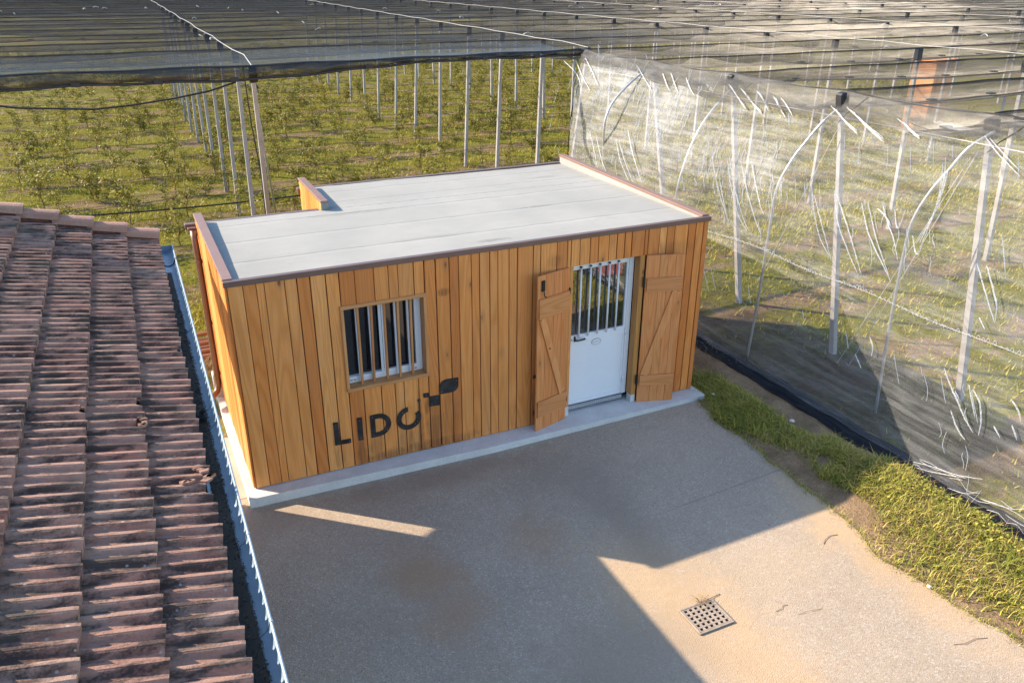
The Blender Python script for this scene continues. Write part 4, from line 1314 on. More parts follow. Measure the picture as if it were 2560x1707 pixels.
# ------------------------------------------------------------------ pale side net, pushed out by arched poles
def sst(a, b, x):
    t = np.clip((np.asarray(x, dtype=float) - a) / (b - a), 0, 1)
    return t * t * (3 - 2 * t)
def netx(z, y):
    b = np.interp(z, [-.17, 1, 2.5, 3.2, 3.7, 4.12], [7.65, 7.8, 8.06, 8.32, 8.56, 8.8])
    return b - .26 * sst(.9, 2.4, y) * np.interp(z, [-.14, .8, 2.6, 3.4, 4.12], [0, .6, 1, .6, 0])
snet = thing("side_net", "pale translucent net hanging along the right side of the orchard, creased and catching the sun", "net", (0, 0, 0))
zs = np.concatenate([np.linspace(-0.17, 0.4, 14)[:-1], np.linspace(0.4, 4.12, 62)])
us = np.linspace(0, 1, 300)
yl = 7.55 - 1.25 * np.sin(np.pi * np.clip((4.12 - zs) / 4.4, 0, 1)) ** 1.1
Yg = yl[None, :] + (-9.5 - yl[None, :]) * us[:, None]
Zg = np.repeat(zs[None, :], len(us), 0)
Xg = netx(Zg, Yg)
Pg = np.stack([Xg.ravel(), Yg.ravel(), Zg.ravel()], axis=1)
wr = Field(21, 30, 1.5, 6.0, (1, 0.9, 0.45)); wr2 = Field(22, 30, 6.0, 16.0, (1, 1.0, 0.4))
amp = np.clip((4.12 - Pg[:, 2]) / 0.6, 0, 1) * np.clip((Pg[:, 2] + 0.2) / 0.4, 0.15, 1)
Pg[:, 0] += amp * (0.030 * wr(Pg) + 0.010 * wr2(Pg))
obj("net_panel", np_mesh("net_panel", Pg, grid_faces(len(us), len(zs)), M_NETSIDE, True), snet)
# doubled hem along the top
V = []
ys = np.arange(7.5, -9.5, -0.12)
for y in ys:
    w_ = 0.26 + 0.16 * math.sin(max(0, min(1, (5.0 - y) / 7)) * math.pi) + 0.03 * math.sin(y * 3.1)
    for q in np.linspace(0, 1, 8):
        z = 4.14 - w_ * q
        V.append((float(netx(z, y)) - 0.035 - 0.02 * math.sin(q * 9 + y * 4), y, z + 0.03 * math.sin(y * 1.3) * q))
obj("net_top_hem", np_mesh("net_top_hem", V, grid_faces(len(ys), 8), M_NETTOP, True), snet)
cable("side_rope", [(8.80 + 0.015 * math.sin(y * 5), y, 4.15 - 0.05 * abs(math.sin((y - 0.1) * 1.28))) for y in np.arange(7.7, -9.5, -0.15)], 0.011, M_RUBBER, "black twisted rope along the top of the pale side net", "rope")
cable("side_wire", [(8.62 - 0.03 * math.sin(y), y, 3.80) for y in np.arange(6.9, -9.5, -0.6)], 0.007, M_CABLE, "thin pale wire running just under the top hem of the side net", "wire")
FOLDS=[(1,[(8.07,1.99,2.99),(7.99,1.78,2.72),(7.95,1.49,2.33),(7.95,1.26,2.03)]),(1,[(7.99,1.66,2.67),(7.95,1.35,2.16),(7.95,1.25,2.01)]),(1,[(8.14,1.64,2.98),(8.03,1.28,2.52),(7.99,0.94,2.11),(7.97,0.77,1.99)]),(1,[(8.12,1.66,2.95),(8.02,1.37,2.55),(7.99,1.10,2.17),(7.97,0.82,1.97)]),(1.3,[(8.17,1.39,2.95),(8.07,1.04,2.54),(8.01,0.74,2.21),(7.97,0.49,1.98)]),(2,[(8.21,1.18,2.96),(8.11,0.89,2.62),(8.04,0.67,2.39),(8.03,0.57,2.30)]),(3,[(8.67,2.43,3.96),(8.57,2.08,3.81),(8.50,1.80,3.69)]),(4,[(8.65,2.09,3.93),(8.56,1.69,3.76),(8.52,1.44,3.67)]),(3,[(8.68,1.75,3.94),(8.61,1.52,3.83),(8.55,1.33,3.72)]),(2.5,[(8.67,1.37,3.91),(8.59,1.10,3.75),(8.55,0.95,3.67)]),(2,[(8.68,1.23,3.91),(8.63,1.03,3.82),(8.56,0.81,3.70)]),(2,[(8.68,4.37,3.96),(8.56,4.06,3.81),(8.49,3.87,3.73)]),(2,[(8.69,4.13,3.99),(8.56,3.79,3.81),(8.49,3.60,3.72)]),(2,[(8.67,3.64,3.96),(8.56,3.35,3.81),(8.49,3.12,3.72)]),(4,[(8.68,0.16,3.91),(8.60,-0.17,3.77),(8.54,-0.47,3.67)]),(5,[(8.69,-0.14,3.92),(8.60,-0.55,3.77),(8.53,-0.94,3.64)]),(4,[(8.67,-1.02,3.90),(8.63,-1.25,3.81),(8.59,-1.43,3.75)]),(1.3,[(8.67,-2.25,3.90),(8.59,-2.52,3.75),(8.52,-2.80,3.62),(8.50,-2.91,3.57)]),(1,[(8.67,-2.32,3.89),(8.59,-2.60,3.75),(8.53,-2.86,3.63)]),(1,[(8.18,-0.18,2.81),(8.07,-0.39,2.53),(8.02,-0.62,2.24),(7.99,-0.85,2.07)]),(1,[(8.16,-0.24,2.78),(8.06,-0.52,2.50),(8.02,-0.71,2.27),(7.98,-0.91,2.02)]),(1.2,[(8.21,-0.55,2.89),(8.09,-0.78,2.59),(8.03,-1.00,2.35),(7.97,-1.39,1.99)]),(1.4,[(8.20,-0.61,2.86),(8.10,-0.91,2.60),(8.04,-1.13,2.38),(7.97,-1.46,1.99)]),(1.4,[(8.19,-1.06,2.86),(8.12,-1.23,2.66),(8.05,-1.43,2.47),(7.98,-1.92,2.05)]),(1.2,[(8.20,-1.15,2.88),(8.12,-1.36,2.65),(8.06,-1.51,2.49),(7.99,-1.87,2.10)]),(1.4,[(8.21,-1.38,2.91),(8.14,-1.58,2.70),(8.08,-1.76,2.55),(8.03,-1.92,2.32)]),(1.6,[(8.19,-1.33,2.84),(8.16,-1.52,2.77),(8.13,-1.64,2.68)]),(3.5,[(8.47,-1.97,3.51),(8.37,-2.06,3.31),(8.26,-2.12,3.03),(8.17,-2.13,2.80),(8.10,-2.12,2.61)]),(1.6,[(7.85,-1.88,1.27),(7.83,-1.97,1.17),(7.81,-2.00,1.05)]),(1.5,[(7.80,-1.75,0.97),(7.78,-1.90,0.83)]),(1.8,[(7.85,-3.01,1.31),(7.83,-3.15,1.15),(7.80,-3.31,1.01),(7.78,-3.46,0.86),(7.77,-3.61,0.75)]),(1.8,[(7.78,-3.27,0.87),(7.76,-3.41,0.71),(7.75,-3.55,0.62)]),(1.6,[(7.85,-3.36,1.25),(7.82,-3.46,1.10),(7.79,-3.57,0.93)]),(2.2,[(7.84,-3.43,1.22),(7.82,-3.56,1.11),(7.79,-3.65,0.92),(7.77,-3.68,0.75)]),(1.5,[(8.09,-2.93,2.59),(8.04,-3.11,2.37),(8.00,-3.27,2.17),(7.98,-3.39,2.03)]),(2,[(8.10,-3.04,2.60),(8.04,-3.21,2.41),(8.01,-3.33,2.23),(7.98,-3.39,2.05)]),(2,[(7.86,-3.87,1.31),(7.84,-4.00,1.21),(7.82,-4.07,1.11)]),(1.5,[(7.79,-3.81,0.94),(7.78,-3.92,0.84)]),(2,[(7.81,-3.99,1.04),(7.79,-4.10,0.91)]),(1.5,[(7.98,-3.19,2.02),(7.96,-3.31,1.92)]),(1.6,[(8.12,-1.99,2.66),(8.06,-2.14,2.47),(8.10,-2.17,2.59)]),(1.4,[(8.21,-1.58,2.89),(8.13,-1.74,2.69),(8.22,-1.73,2.92)]),(1.2,[(7.67,-3.03,0.03),(7.68,-3.30,0.11),(7.69,-3.62,0.18),(7.71,-3.90,0.29)]),(1,[(7.67,-3.10,-0.02),(7.68,-3.39,0.07),(7.69,-3.72,0.20)]),(1.5,[(7.66,-3.41,-0.07),(7.66,-3.63,-0.09),(7.66,-3.84,-0.09),(7.69,-3.94,0.17)]),(1.3,[(7.68,-3.96,0.06),(7.68,-4.17,0.11),(7.69,-4.33,0.15)]),(1,[(7.67,-3.55,-0.04),(7.67,-3.78,0.02),(7.69,-3.91,0.13)]),(2,[(8.63,7.52,3.91),(8.44,6.91,3.66),(8.30,6.33,3.45)]),(2,[(8.60,8.01,3.87),(8.46,7.21,3.69),(8.33,6.76,3.49)]),(2,[(8.70,7.25,3.99),(8.51,6.59,3.75),(8.37,6.16,3.56)]),(1.5,[(7.91,5.62,2.75),(7.80,5.22,2.40),(7.76,5.03,2.14)]),(1.5,[(7.90,5.37,2.73),(7.78,4.90,2.31),(7.76,4.61,2.07)]),(1.3,[(7.93,4.68,2.78),(7.80,4.28,2.43),(7.75,3.74,2.00)]),(1.2,[(7.91,4.55,2.75),(7.79,4.06,2.39),(7.75,3.65,2.05)]),(2,[(8.02,4.42,2.96),(7.85,3.97,2.63),(7.77,3.48,2.17)]),(2.5,[(8.72,5.28,4.01),(8.56,4.76,3.82),(8.44,4.31,3.65)]) ]
SEAM= [(7.84, 1.65, 1.85), (7.93, 1.01, 1.78), (7.94, 0.42, 1.8), (7.94, -0.08, 1.8), (7.94, -0.55, 1.78), (7.93, -1.0, 1.74), (7.93, -1.55, 1.74), (7.93, -2.05, 1.75), (7.94, -2.51, 1.78), (7.94, -2.94, 1.78), (7.93, -3.36, 1.75), (7.92, -3.82, 1.7)]

def ribbon(mb, pts, w):
    """narrow doubled crease of netting, raised a little off the panel"""
    P = []
    for (a, b) in zip(pts[:-1], pts[1:]):
        pass
    K = [Vector(p) for p in pts]
    for q in range(len(K) - 1):
        p0, p1, p2, p3 = K[max(q - 1, 0)], K[q], K[q + 1], K[min(q + 2, len(K) - 1)]
        n_ = max(2, int((p2 - p1).length / 0.03))
        for i in range(n_):
            t = i / n_
            P.append(0.5 * ((2 * p1) + (p2 - p0) * t + (2 * p0 - 5 * p1 + 4 * p2 - p3) * t * t + (3 * p1 - p0 - 3 * p2 + p3) * t ** 3))
    P.append(K[-1])
    n = len(P)
    V = []
    s = random.uniform(0, 50)
    for i, p in enumerate(P):
        t = (P[min(i + 1, n - 1)] - P[max(i - 1, 0)]).normalized()
        q_ = i / (n - 1)
        ww = 0.0046 * w * (0.12 + 0.88 * math.sin(math.pi * min(1, q_ * 0.92 + 0.08)) ** 0.8) * (1 + 0.55 * noise.noise(Vector((s, i * 0.55, 0))))
        side = t.cross(Vector((1, 0, 0))).normalized()
        j = side * (0.007 * noise.noise(Vector((i * 0.45, s, 1)))) 
        c = p + j
        V += [c - side * ww + Vector((-0.028, 0, 0)), c + Vector((-0.028 - 0.7 * ww - 0.008, 0, 0)), c + side * ww + Vector((-0.028, 0, 0))]
    F = []
    for i in range(n - 1):
        F += [(3 * i, 3 * i + 1, 3 * i + 4, 3 * i + 3), (3 * i + 1, 3 * i + 2, 3 * i + 5, 3 * i + 4)]
    mb.add(V, F)
for w_, pl in FOLDS:
    pl = [(x - 0.02, y, z) for x, y, z in pl]
    mb = MB()
    if w_ >= 2.5:
        for q in range(3):
            s_ = 0.03 * (q - 1) * w_ / 3
            ribbon(mb, [(x, y + s_ * (1.3 - 0.6 * i_), z + 0.5 * s_) for i_, (x, y, z) in enumerate(pl)], w_ * (0.75, 0.5, 0.35)[q])
    else:
        ribbon(mb, pl, w_ * (1.15 if pl[0][2] > 0.4 else 0.55))
    mb.build("net_fold", M_FOLD, snet)
# fine creases in fans below the hem and along the foot
mb = MB()
g_ = random.Random(9)
for q in range(90):
    y = g_.uniform(-6, 7.0)
    zt_ = g_.choice((3.75, 3.6, 2.95, 2.9, 1.2))
    l_ = g_.uniform(0.12, 0.5)
    pts = []
    for t in np.linspace(0, 1, 4):
        z = zt_ - l_ * t * 0.8
        yy = y - 0.5 * l_ * t
        pts.append((float(netx(z, yy)) - 0.01, yy, z))
    ribbon(mb, pts, g_.uniform(0.25, 0.6))
for q in range(26):
    y = g_.uniform(-7.5, -3.0)
    z = g_.uniform(-0.08, 0.3)
    l_ = g_.uniform(0.2, 0.7)
    ribbon(mb, [(float(netx(z + 0.1 * t, y - l_ * t)) - 0.01, y - l_ * t, z + 0.12 * t * g_.uniform(-.6, 1)) for t in np.linspace(0, 1, 4)], g_.uniform(0.2, 0.4))
for (yc, zc, sy_, sz_, n_) in ((6.3, 3.75, 0.7, 0.22, 60), (5.2, 3.6, 0.9, 0.25, 55), (4.0, 3.6, 0.9, 0.25, 60), (3.5, 3.3, 0.35, 0.3, 45), (1.45, 2.95, 0.6, 0.22, 70), (1.0, 2.8, 0.4, 0.2, 30), (5.8, 2.6, 0.7, 0.6, 40), (4.4, 2.4, 0.7, 0.4, 26), (-3.6, 0.95, 0.5, 0.35, 18), (-1.7, 2.6, 0.3, 0.25, 18)):
    for q in range(int(n_ * 0.65)):
        y, z, l_ = g_.gauss(yc, sy_), g_.gauss(zc, sz_), g_.uniform(0.08, 0.34)
        k_ = g_.uniform(0.25, 0.6)
        ribbon(mb, [(float(netx(z - l_ * t, y - k_ * l_ * t)) - 0.012, y - k_ * l_ * t + 0.02 * math.sin(t * 5 + q), z - l_ * t) for t in np.linspace(0, 1, 5)], g_.uniform(0.2, 0.75))
stuff(mb.build("fine_creases", M_FOLD, snet))
# ruffled seam at mid height
mb = MB()
sy = [p[1] for p in SEAM][::-1]
y = 6.0
while y > -7.5:
    z = 1.78 + 0.02 * math.sin(y * 3)
    x = float(netx(z, y)) - 0.03
    h_ = g_.uniform(0.015, 0.055)
    ribbon(mb, [(x, y, z), (x, y - 0.015, z + h_), (x, y - 0.04, z + h_ * 0.9), (x, y - 0.05, z)], 0.3)
    y -= g_.uniform(0.03, 0.10)
stuff(mb.build("seam_ruffle", M_FOLD, snet))
mb = MB().tube([(float(netx(1.78, y)) - 0.02, y, 1.775 + 0.015 * math.sin(y * 3)) for y in np.arange(6.0, -9, -0.2)], 0.004, 5)
mb.build("seam_cord", M_CABLE, snet)
tail = [(2.0, 0.0), (1.0, -0.22), (0.0, -0.36)]
for (y, sgn) in ((2.3, "third post from the corner"), (0.0, "middle perimeter post"), (-2.35, "rightmost leaning post")):
    cable("tie_rope", [(8.80, y - 0.28, 4.10), (8.72, y - 0.2, 3.98), (8.66, y - 0.08, 3.86), (8.62, y + 0.02, 3.72)], 0.010, M_RUBBER, "short black rope tying the side net to the " + sgn, "rope")

# arched poles
HOOPS = [[(7.95, 5.0, G0), (7.86, 5.0, 1.5), (7.80, 5.0, 2.79), (7.86, 5.0, 3.2), (8.02, 5.0, 3.45), (8.30, 5.0, 3.70), (8.56, 5.0, 3.88), (8.86, 5.0, 4.04)],
         [(7.95, 2.62, G0), (7.88, 2.6, 1.2), (7.84, 2.6, 2.14), (7.97, 2.6, 2.73), (8.15, 2.6, 3.16), (8.34, 2.6, 3.44), (8.55, 2.6, 3.66), (8.85, 2.6, 3.93)],
         [(8.06, 0.60, G0), (8.10, 0.57, 0.79), (8.12, 0.56, 1.96), (8.14, 0.55, 2.65), (8.25, 0.46, 3.08), (8.40, 0.36, 3.40), (8.56, 0.24, 3.70), (8.75, 0.12, 3.93)],
         [(8.50, -1.68, G0), (8.47, -1.63, 1.26), (8.46, -1.62, 2.40), (8.48, -1.65, 2.78), (8.55, -1.75, 3.13), (8.63, -1.88, 3.42), (8.72, -2.01, 3.71), (8.90, -2.18, 3.93)]]
for i, h_ in enumerate(HOOPS):
    P = [Vector(p) for p in h_]
    sm = []
    for a in range(len(P) - 1):
        p0, p1, p2, p3 = P[max(a - 1, 0)], P[a], P[a + 1], P[min(a + 2, len(P) - 1)]
        for t in np.linspace(0, 1, 7)[:-1]:
            sm.append(0.5 * ((2 * p1) + (p2 - p0) * t + (2 * p0 - 5 * p1 + 4 * p2 - p3) * t * t + (3 * p1 - p0 - 3 * p2 + p3) * t ** 3))
    sm.append(P[-1])
    tag(MB().tube(sm, 0.021, 8).build("arched_pole", M_GREYMETAL, None, smooth=True),
        "thin grey arched pole holding out the side net, %s from the far corner" % ordinal[i], "pole", "arched poles behind the side net")
tag(MB().tube([(1.69, 7.5, 3.6), (2.34, 10.5, G0)], 0.022, 8).build("steel_strut", M_GREYMETAL, None, smooth=True), "thin galvanised strut propping the slanting end post of the left row", "strut")
for i, (a, b) in enumerate((((8.80, -2.1, 3.7), (9.25, -0.45, -.1)), ((8.74, -2.05, 3.6), (9.15, -0.3, -.1)), ((8.72, 0.1, 3.6), (9.1, 2.0, -.1)), ((8.8, 2.6, 3.6), (9.2, 4.2, -.1)))):
    cable("guy_wire", [a, b], 0.006, M_CABLE, "thin guy wire slanting down behind the side net, %s counted from the near right" % ordinal[i], "wire", "guy wires behind the side net")
cable("black_hose", [(1.66, 7.3, 3.85), (2.0, 9.0, 3.5), (2.02, 12.0, 3.30), (1.36, 12.0, 3.12), (0.59, 12.0, 3.0), (-0.35, 12.0, 2.9), (-1.1, 12.0, 2.86), (-2.6, 12.2, 2.95), (-5, 12.4, 3.4)], 0.022, M_RUBBER, "black hose sagging leftwards from the slanting end post", "hose")
cable("black_hose", [(1.95, 10.35, 3.9), (1.98, 10.34, 2.6), (2.06, 10.33, 1.4), (2.04, 10.34, 0.2)], 0.014, M_RUBBER, "thin black hose hanging down the first post behind the cabin", "hose")
cable("black_hose", [(8.98, 7.85, 3.9), (9.05, 8.2, 3.3), (9.18, 8.7, 2.6), (9.42, 9.2, 1.9), (9.62, 9.6, 1.2)], 0.012, M_RUBBER, "black hose strapped to the slanting corner post", "hose")
for z in (1.3, 1.9, 2.4, 2.9):
    pass

# ------------------------------------------------------------------ black ground cloth at the foot of the side net
V = []
ys = np.arange(4.6, -9.5, -0.1)
for y in ys:
    for q in np.linspace(0, 1, 9):
        x = 7.40 + 0.07 * noise.noise(Vector((y * 1.7, 0, 2))) + 0.48 * q
        zb_ = bank_z(min(x, 7.85), y)
        z = zb_ + 0.022 + 0.02 * math.sin(q * math.pi) * (0.6 + 0.6 * noise.noise(Vector((y * 0.9, 1, 5)))) + 0.02 * noise.noise(Vector((x * 9, y * 5, 1)))
        V.append((x, y, z))
o = obj("ground_cloth", np_mesh("ground_cloth", V, grid_faces(len(ys), 9), M_CLOTH, True))
tag(o, "strip of black ground cloth lying along the foot of the pale side net", "cloth")

# ------------------------------------------------------------------ things beyond the net
sh = thing("orange_shed", "narrow orange shed standing among the posts beyond the side net", "shed", (29.2, 14.7, G0), rad(8))
MB().box(-.62, .62, -.5, .5, 0.0, 2.72).build("wall", M_ORANGE, sh, 0.01)
MB().box(-.40, .58, -.525, -.502, 0.10, 2.5).build("door", M_ORANGE, sh, 0.005)
MB().box(-.70, .70, -.58, .58, 2.7205, 2.80).build("roof", M_ORANGE, sh, 0.01)
rc = thing("red_crate", "red plastic crate at the right edge behind the foot of the side net", "crate", (8.12, -4.75, -0.10), rad(15))
mb = MB().box(-.25, .25, -.18, .18, 0, 0.02).box(-.25, -.235, -.18, .18, .0205, .24).box(.235, .25, -.18, .18, .0205, .24).box(-.2345, .2345, -.18, -.165, .0205, .24).box(-.2345, .2345, .165, .18, .0205, .24)
mb.build("body", M_RED, rc, 0.004)
MB().box(-.265, .265, -.195, -.1805, .20, .245).box(-.265, .265, .1805, .195, .20, .245).build("rim", M_RED, rc, 0.003)

# ------------------------------------------------------------------ stakes and straw in the gap behind the cabin
for i, (y, x0, x1, z, r_) in enumerate(((4.15, -.75, .9, .02, .05), (4.30, -.7, 1.0, .06, .045), (4.47, -.8, .9, .03, .05), (4.62, -.7, .85, .10, .045), (4.80, -.75, .95, .04, .05), (4.42, -.72, .9, .15, .042), (4.72, -.7, .95, .19, .04))):
    o = MB().tube([(x0, y - .03, z - .05), ((x0 + x1) / 2, y, z - .045), (x1, y + .05, z - .05)], r_, 8).build("wooden_stake", M_LOG)
    tag(o, "reddish wooden stake lying behind the cabin, %s of the bundle from the near side" % ordinal[i], "stake", "bundle of wooden stakes behind the cabin")
def blades(name, base, m, hmin, hmax, wmin, wmax, lean=0.6, seed=1, seg=2):
    """bent blades of grass on the given points, one mesh"""
    g = np.random.default_rng(seed)
    base = np.asarray(base, dtype=float)
    n = len(base)
    a = g.uniform(0, 2 * np.pi, n)
    h = g.uniform(hmin, hmax, n) * (0.6 + 0.5 * g.random(n))
    w_ = g.uniform(wmin, wmax, n)
    d = np.stack([np.cos(a), np.sin(a), np.zeros(n)], 1)
    s = np.stack([-np.sin(a), np.cos(a), np.zeros(n)], 1)
    l1 = (g.random(n) * lean * h)[:, None]
    up = np.array([0, 0, 1.0])[None, :]
    p0a = base - s * w_[:, None] / 2
    p0b = base + s * w_[:, None] / 2
    mid = base + d * l1 * 0.35 + up * (h * 0.6)[:, None]
    p1a = mid - s * w_[:, None] * 0.35
    p1b = mid + s * w_[:, None] * 0.35
    tip = base + d * l1 * 1.25 + up * (h * (1.0 - 0.25 * g.random(n)))[:, None]
    if seg == 1:
        V = np.stack([p0a, p0b, tip], 1).reshape(-1, 3)
        F = np.arange(3 * n).reshape(-1, 3)
    else:
        V = np.stack([p0a, p0b, p1b, p1a, tip], 1).reshape(-1, 3)
        i = np.arange(n)[:, None] * 5
        F = np.concatenate([i + np.array([[0, 1, 2]]), i + np.array([[0, 2, 3]]), i + np.array([[3, 2, 4]])], 0)
    return stuff(obj(name, np_mesh(name, V, F, m)))
g_ = np.random.default_rng(5)
P = np.stack([g_.normal(-0.12, 0.22, 900), g_.normal(3.7, 0.28, 900), np.full(900, G0)], 1)
P[:, 2] += np.clip(0.12 - 0.5 * ((P[:, 0] + .12) ** 2 + (P[:, 1] - 3.7) ** 2), 0, 1)
blades("straw_heap", P, M_STRAW, 0.03, 0.16, 0.004, 0.010, 2.5, 3)
P = np.stack([g_.normal(-0.10, 0.07, 160), g_.normal(2.72, 0.14, 160), np.full(160, G0)], 1)
blades("grass_tuft", P, M_GRASS, 0.12, 0.30, 0.005, 0.011, 0.7, 4)

# ------------------------------------------------------------------ grass on the bank beside the paving
EX = np.array([p[0] for p in EDGE][::-1]); EY = np.array([p[1] for p in EDGE][::-1])
def bank_points(n, ylo, yhi, dens_seed, power=1.0):
    g = np.random.default_rng(dens_seed)
    y = g.uniform(ylo, yhi, n)
    x0 = np.interp(y, EY, EX)
    u = g.random(n) ** power
    x = x0 + 0.02 + (np.where(y > -2.0, 6.98, np.where(y > -2.7, 7.2, 7.42)) - x0) * u
    f = Field(31, 20, 1.2, 4.5)
    P = np.stack([x, y, np.zeros(n)], 1)
    dens = np.where(y > -2.6, 0.62 + 0.6 * f(P), 0.84 + 0.62 * f(P))
    for (cx, cy, rx, ry, s) in ((7.42, 0.55, 0.35, 0.55, 1.1), (7.40, -0.25, 0.22, 0.55, 1.2), (7.36, -1.1, 0.22, 0.6, 1.1), (7.28, -1.75, 0.22, 0.35, 1.0), (6.30, -2.75, 0.22, 0.55, 1.0),
                               (6.32, -3.25, 0.26, 0.30, 1.3), (6.75, -2.45, 0.16, 0.22, 0.8), (6.2, -4.2, 0.2, 0.5, 0.3), (6.95, 0.9, 0.5, 0.8, 0.9)):
        dens -= s * np.exp(-((x - cx) / rx) ** 2 - ((y - cy) / ry) ** 2)
    edge = np.clip((x - x0 - 0.12 * (f(P * 1.9) + 0.3)) / 0.22, 0.05, 1)
    keep = g.random(n) < np.clip(dens * edge * 1.3, 0, 1)
    P = P[keep]
    P[:, 2] = [bank_z(a, b) - 0.008 for a, b in P[:, :2]]
    return P
blades("bank_grass", bank_points(34000, -2.7, 0.9, 41), M_GRASS, 0.04, 0.13, 0.005, 0.012, 1.7, 6)
blades("bank_grass", bank_points(40000, -9.5, -2.3, 42, 0.85), M_GRASS, 0.03, 0.15, 0.006, 0.016, 1.6, 7)
blades("bank_stalks", bank_points(2600, -9.0, -2.3, 43, 0.7), M_STRAW, 0.10, 0.24, 0.003, 0.006, 1.8, 8)
P = np.stack([g_.uniform(6.5, 7.6, 1500), g_.uniform(0.2, 4.2, 1500), np.full(1500, -0.08)], 1)
P[:, 2] = [bank_z(a, b) for a, b in P[:, :2]]
blades("dry_straw", P, M_STRAW, 0.02, 0.10, 0.004, 0.008, 2.6, 9)
# broad-leaved weeds low in the sunlit grass by the net
g_w = random.Random(77)
V, F = [], []
for q in range(3800):
    y = g_w.uniform(-9.2, -3.3)
    x = 7.42 - abs(g_w.gauss(0, 0.34))
    if noise.noise(Vector((x * 1.4, y * 1.4, 8))) < -0.05:
        continue
    z = bank_z(x, y) + g_w.uniform(0.02, 0.12)
    s = g_w.uniform(0.010, 0.024)
    d = Vector((g_w.gauss(0, 1), g_w.gauss(0, 1), g_w.gauss(0.2, 0.4))).normalized()
    n = d.cross(Vector((g_w.gauss(0, .4), g_w.gauss(0, .4), 1))).normalized()
    c = Vector((x, y, z)); i = len(V)
    V += [tuple(c - d * s), tuple(c + n * s * .8), tuple(c + d * s), tuple(c - n * s * .8)]
    F.append((i, i + 1, i + 2, i + 3))
stuff(obj("bank_weeds", np_mesh("bank_weeds", V, np.array(F), M_GRASS)))
# creeping edge where turf spills on to the paving
P = []
for q in range(2600):
    y = random.uniform(-9, 0.2)
    x0 = float(np.interp(y, EY, EX))
    P.append((x0 - abs(random.gauss(0, 0.05)) + 0.03 + wob(x0, y), y, GZ + 0.003))
blades("edge_grass", P, M_GRASS, 0.02, 0.07, 0.003, 0.008, 1.6, 10)

# ------------------------------------------------------------------ turf of the orchard
def turf_points(n, x0, x1, y0, y1, seed, near):
    g = np.random.default_rng(seed)
    y = y0 + (y1 - y0) * g.random(n) ** near
    x = x0 + (x1 - x0) * g.random(n)
    xl = -1.2 - 0.09 * (y - 8) * 0 - 0.12 * np.maximum(0, y - 8) * 0 - 3.0 - 0.05 * y
    ph = np.abs((y - 10.4 + 1.36) % 2.72 - 1.36)
    f = Field(51, 22, 0.3, 1.6, (0.6, 1.2, 1))
    P = np.stack([x, y, np.full(n, G0 - 0.004)], 1)
    d = 0.46 + 0.36 * ph + 0.42 * f(P)
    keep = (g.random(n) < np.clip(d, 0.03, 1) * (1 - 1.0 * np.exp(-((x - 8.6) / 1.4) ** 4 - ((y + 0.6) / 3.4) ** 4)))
    return P[keep]
P = turf_points(190000, -7, 34, 5.0, 36, 61, 1.5)
P = P[~((P[:, 0] < 6.6) & (P[:, 1] < 5.0))]
blades("turf", P, M_TURF, 0.05, 0.17, 0.016, 0.042, 0.9, 11, 1)
P = turf_points(40000, 8.0, 26, -8.0, 8.0, 62, 1.0)
blades("turf", P, M_TURF, 0.05, 0.16, 0.012, 0.034, 0.9, 12, 1)
P = turf_points(9000, -4.5, 1.5, 1.9, 8.0, 63, 1.0)
P = P[~((P[:, 0] > -0.45) & (P[:, 1] < 4.9) & (P[:, 0] < 6.5)) & ~((P[:, 0] < -0.5) & (P[:, 1] < 1.95))]
blades("turf", P, M_TURF, 0.06, 0.20, 0.008, 0.02, 0.9, 13, 1)

# ------------------------------------------------------------------ young apple trees
def tree_meshes(seed):
    g = random.Random(seed)
    H = g.uniform(0.6, 1.15)
    tr = MB()
    ax = [Vector((0, 0, 0))]
    for i in range(1, 6):
        ax.append(Vector((g.gauss(0, 0.035) * i / 2, g.gauss(0, 0.035) * i / 2, H * i / 5)))
    tr.tube(ax, [0.017, 0.015, 0.012, 0.010, 0.008, 0.005], 5)
    tips = []
    for b_ in range(g.randint(11, 16)):
        k_ = g.choice((0, 1, 1, 2, 2, 3, 4))
        st = ax[k_].lerp(ax[k_ + 1], g.random())
        a = g.uniform(0, 6.28)
        l_ = g.uniform(0.22, 0.62) * (1.15 - 0.5 * st.z / H)
        dx, dy = math.cos(a), math.sin(a) * 0.75
        p = [st, st + Vector((dx * l_ * .4, dy * l_ * .4, l_ * .22)), st + Vector((dx * l_ * .75, dy * l_ * .75, l_ * .30)), st + Vector((dx * l_, dy * l_, l_ * g.uniform(0.1, 0.5)))]
        tr.tube(p, [0.008, 0.006, 0.005, 0.003], 4, False)
        tips.append(p)
    V, F = [], []
    def leaf(c):
        s = g.uniform(0.030, 0.062)
        d = Vector((g.gauss(0, 1), g.gauss(0, 1), g.gauss(0.1, 0.6))).normalized()
        n = d.cross(Vector((g.gauss(0, .5), g.gauss(0, .5), 1))).normalized()
        bend = d.cross(n) * s * 0.35
        i = len(V)
        V.extend([tuple(c), tuple(c + d * s + n * s * 0.55 + bend), tuple(c + d * s * 2.0), tuple(c + d * s - n * s * 0.55 + bend)])
        F.append((i, i + 1, i + 2, i + 3))
    for p in tips:
        for q in range(g.randint(16, 27)):
            t = 0.15 + 0.85 * g.random()
            a = p[1].lerp(p[3], t)
            leaf(a + Vector((g.gauss(0, .055), g.gauss(0, .055), g.gauss(0.02, .055))))
    for q in range(60):
        a = ax[2].lerp(ax[5], g.random())
        leaf(a + Vector((g.gauss(0, .06), g.gauss(0, .06), g.gauss(0, .06))))
    me_t = tr.mesh("trunk"); me_t.materials.append(M_BARK)
    me_c = bpy.data.meshes.new("crown"); me_c.from_pydata(V, [], F); me_c.materials.append(M_LEAF)
    return me_t, me_c
TREES = [tree_meshes(100 + s) for s in range(7)]
spots = []
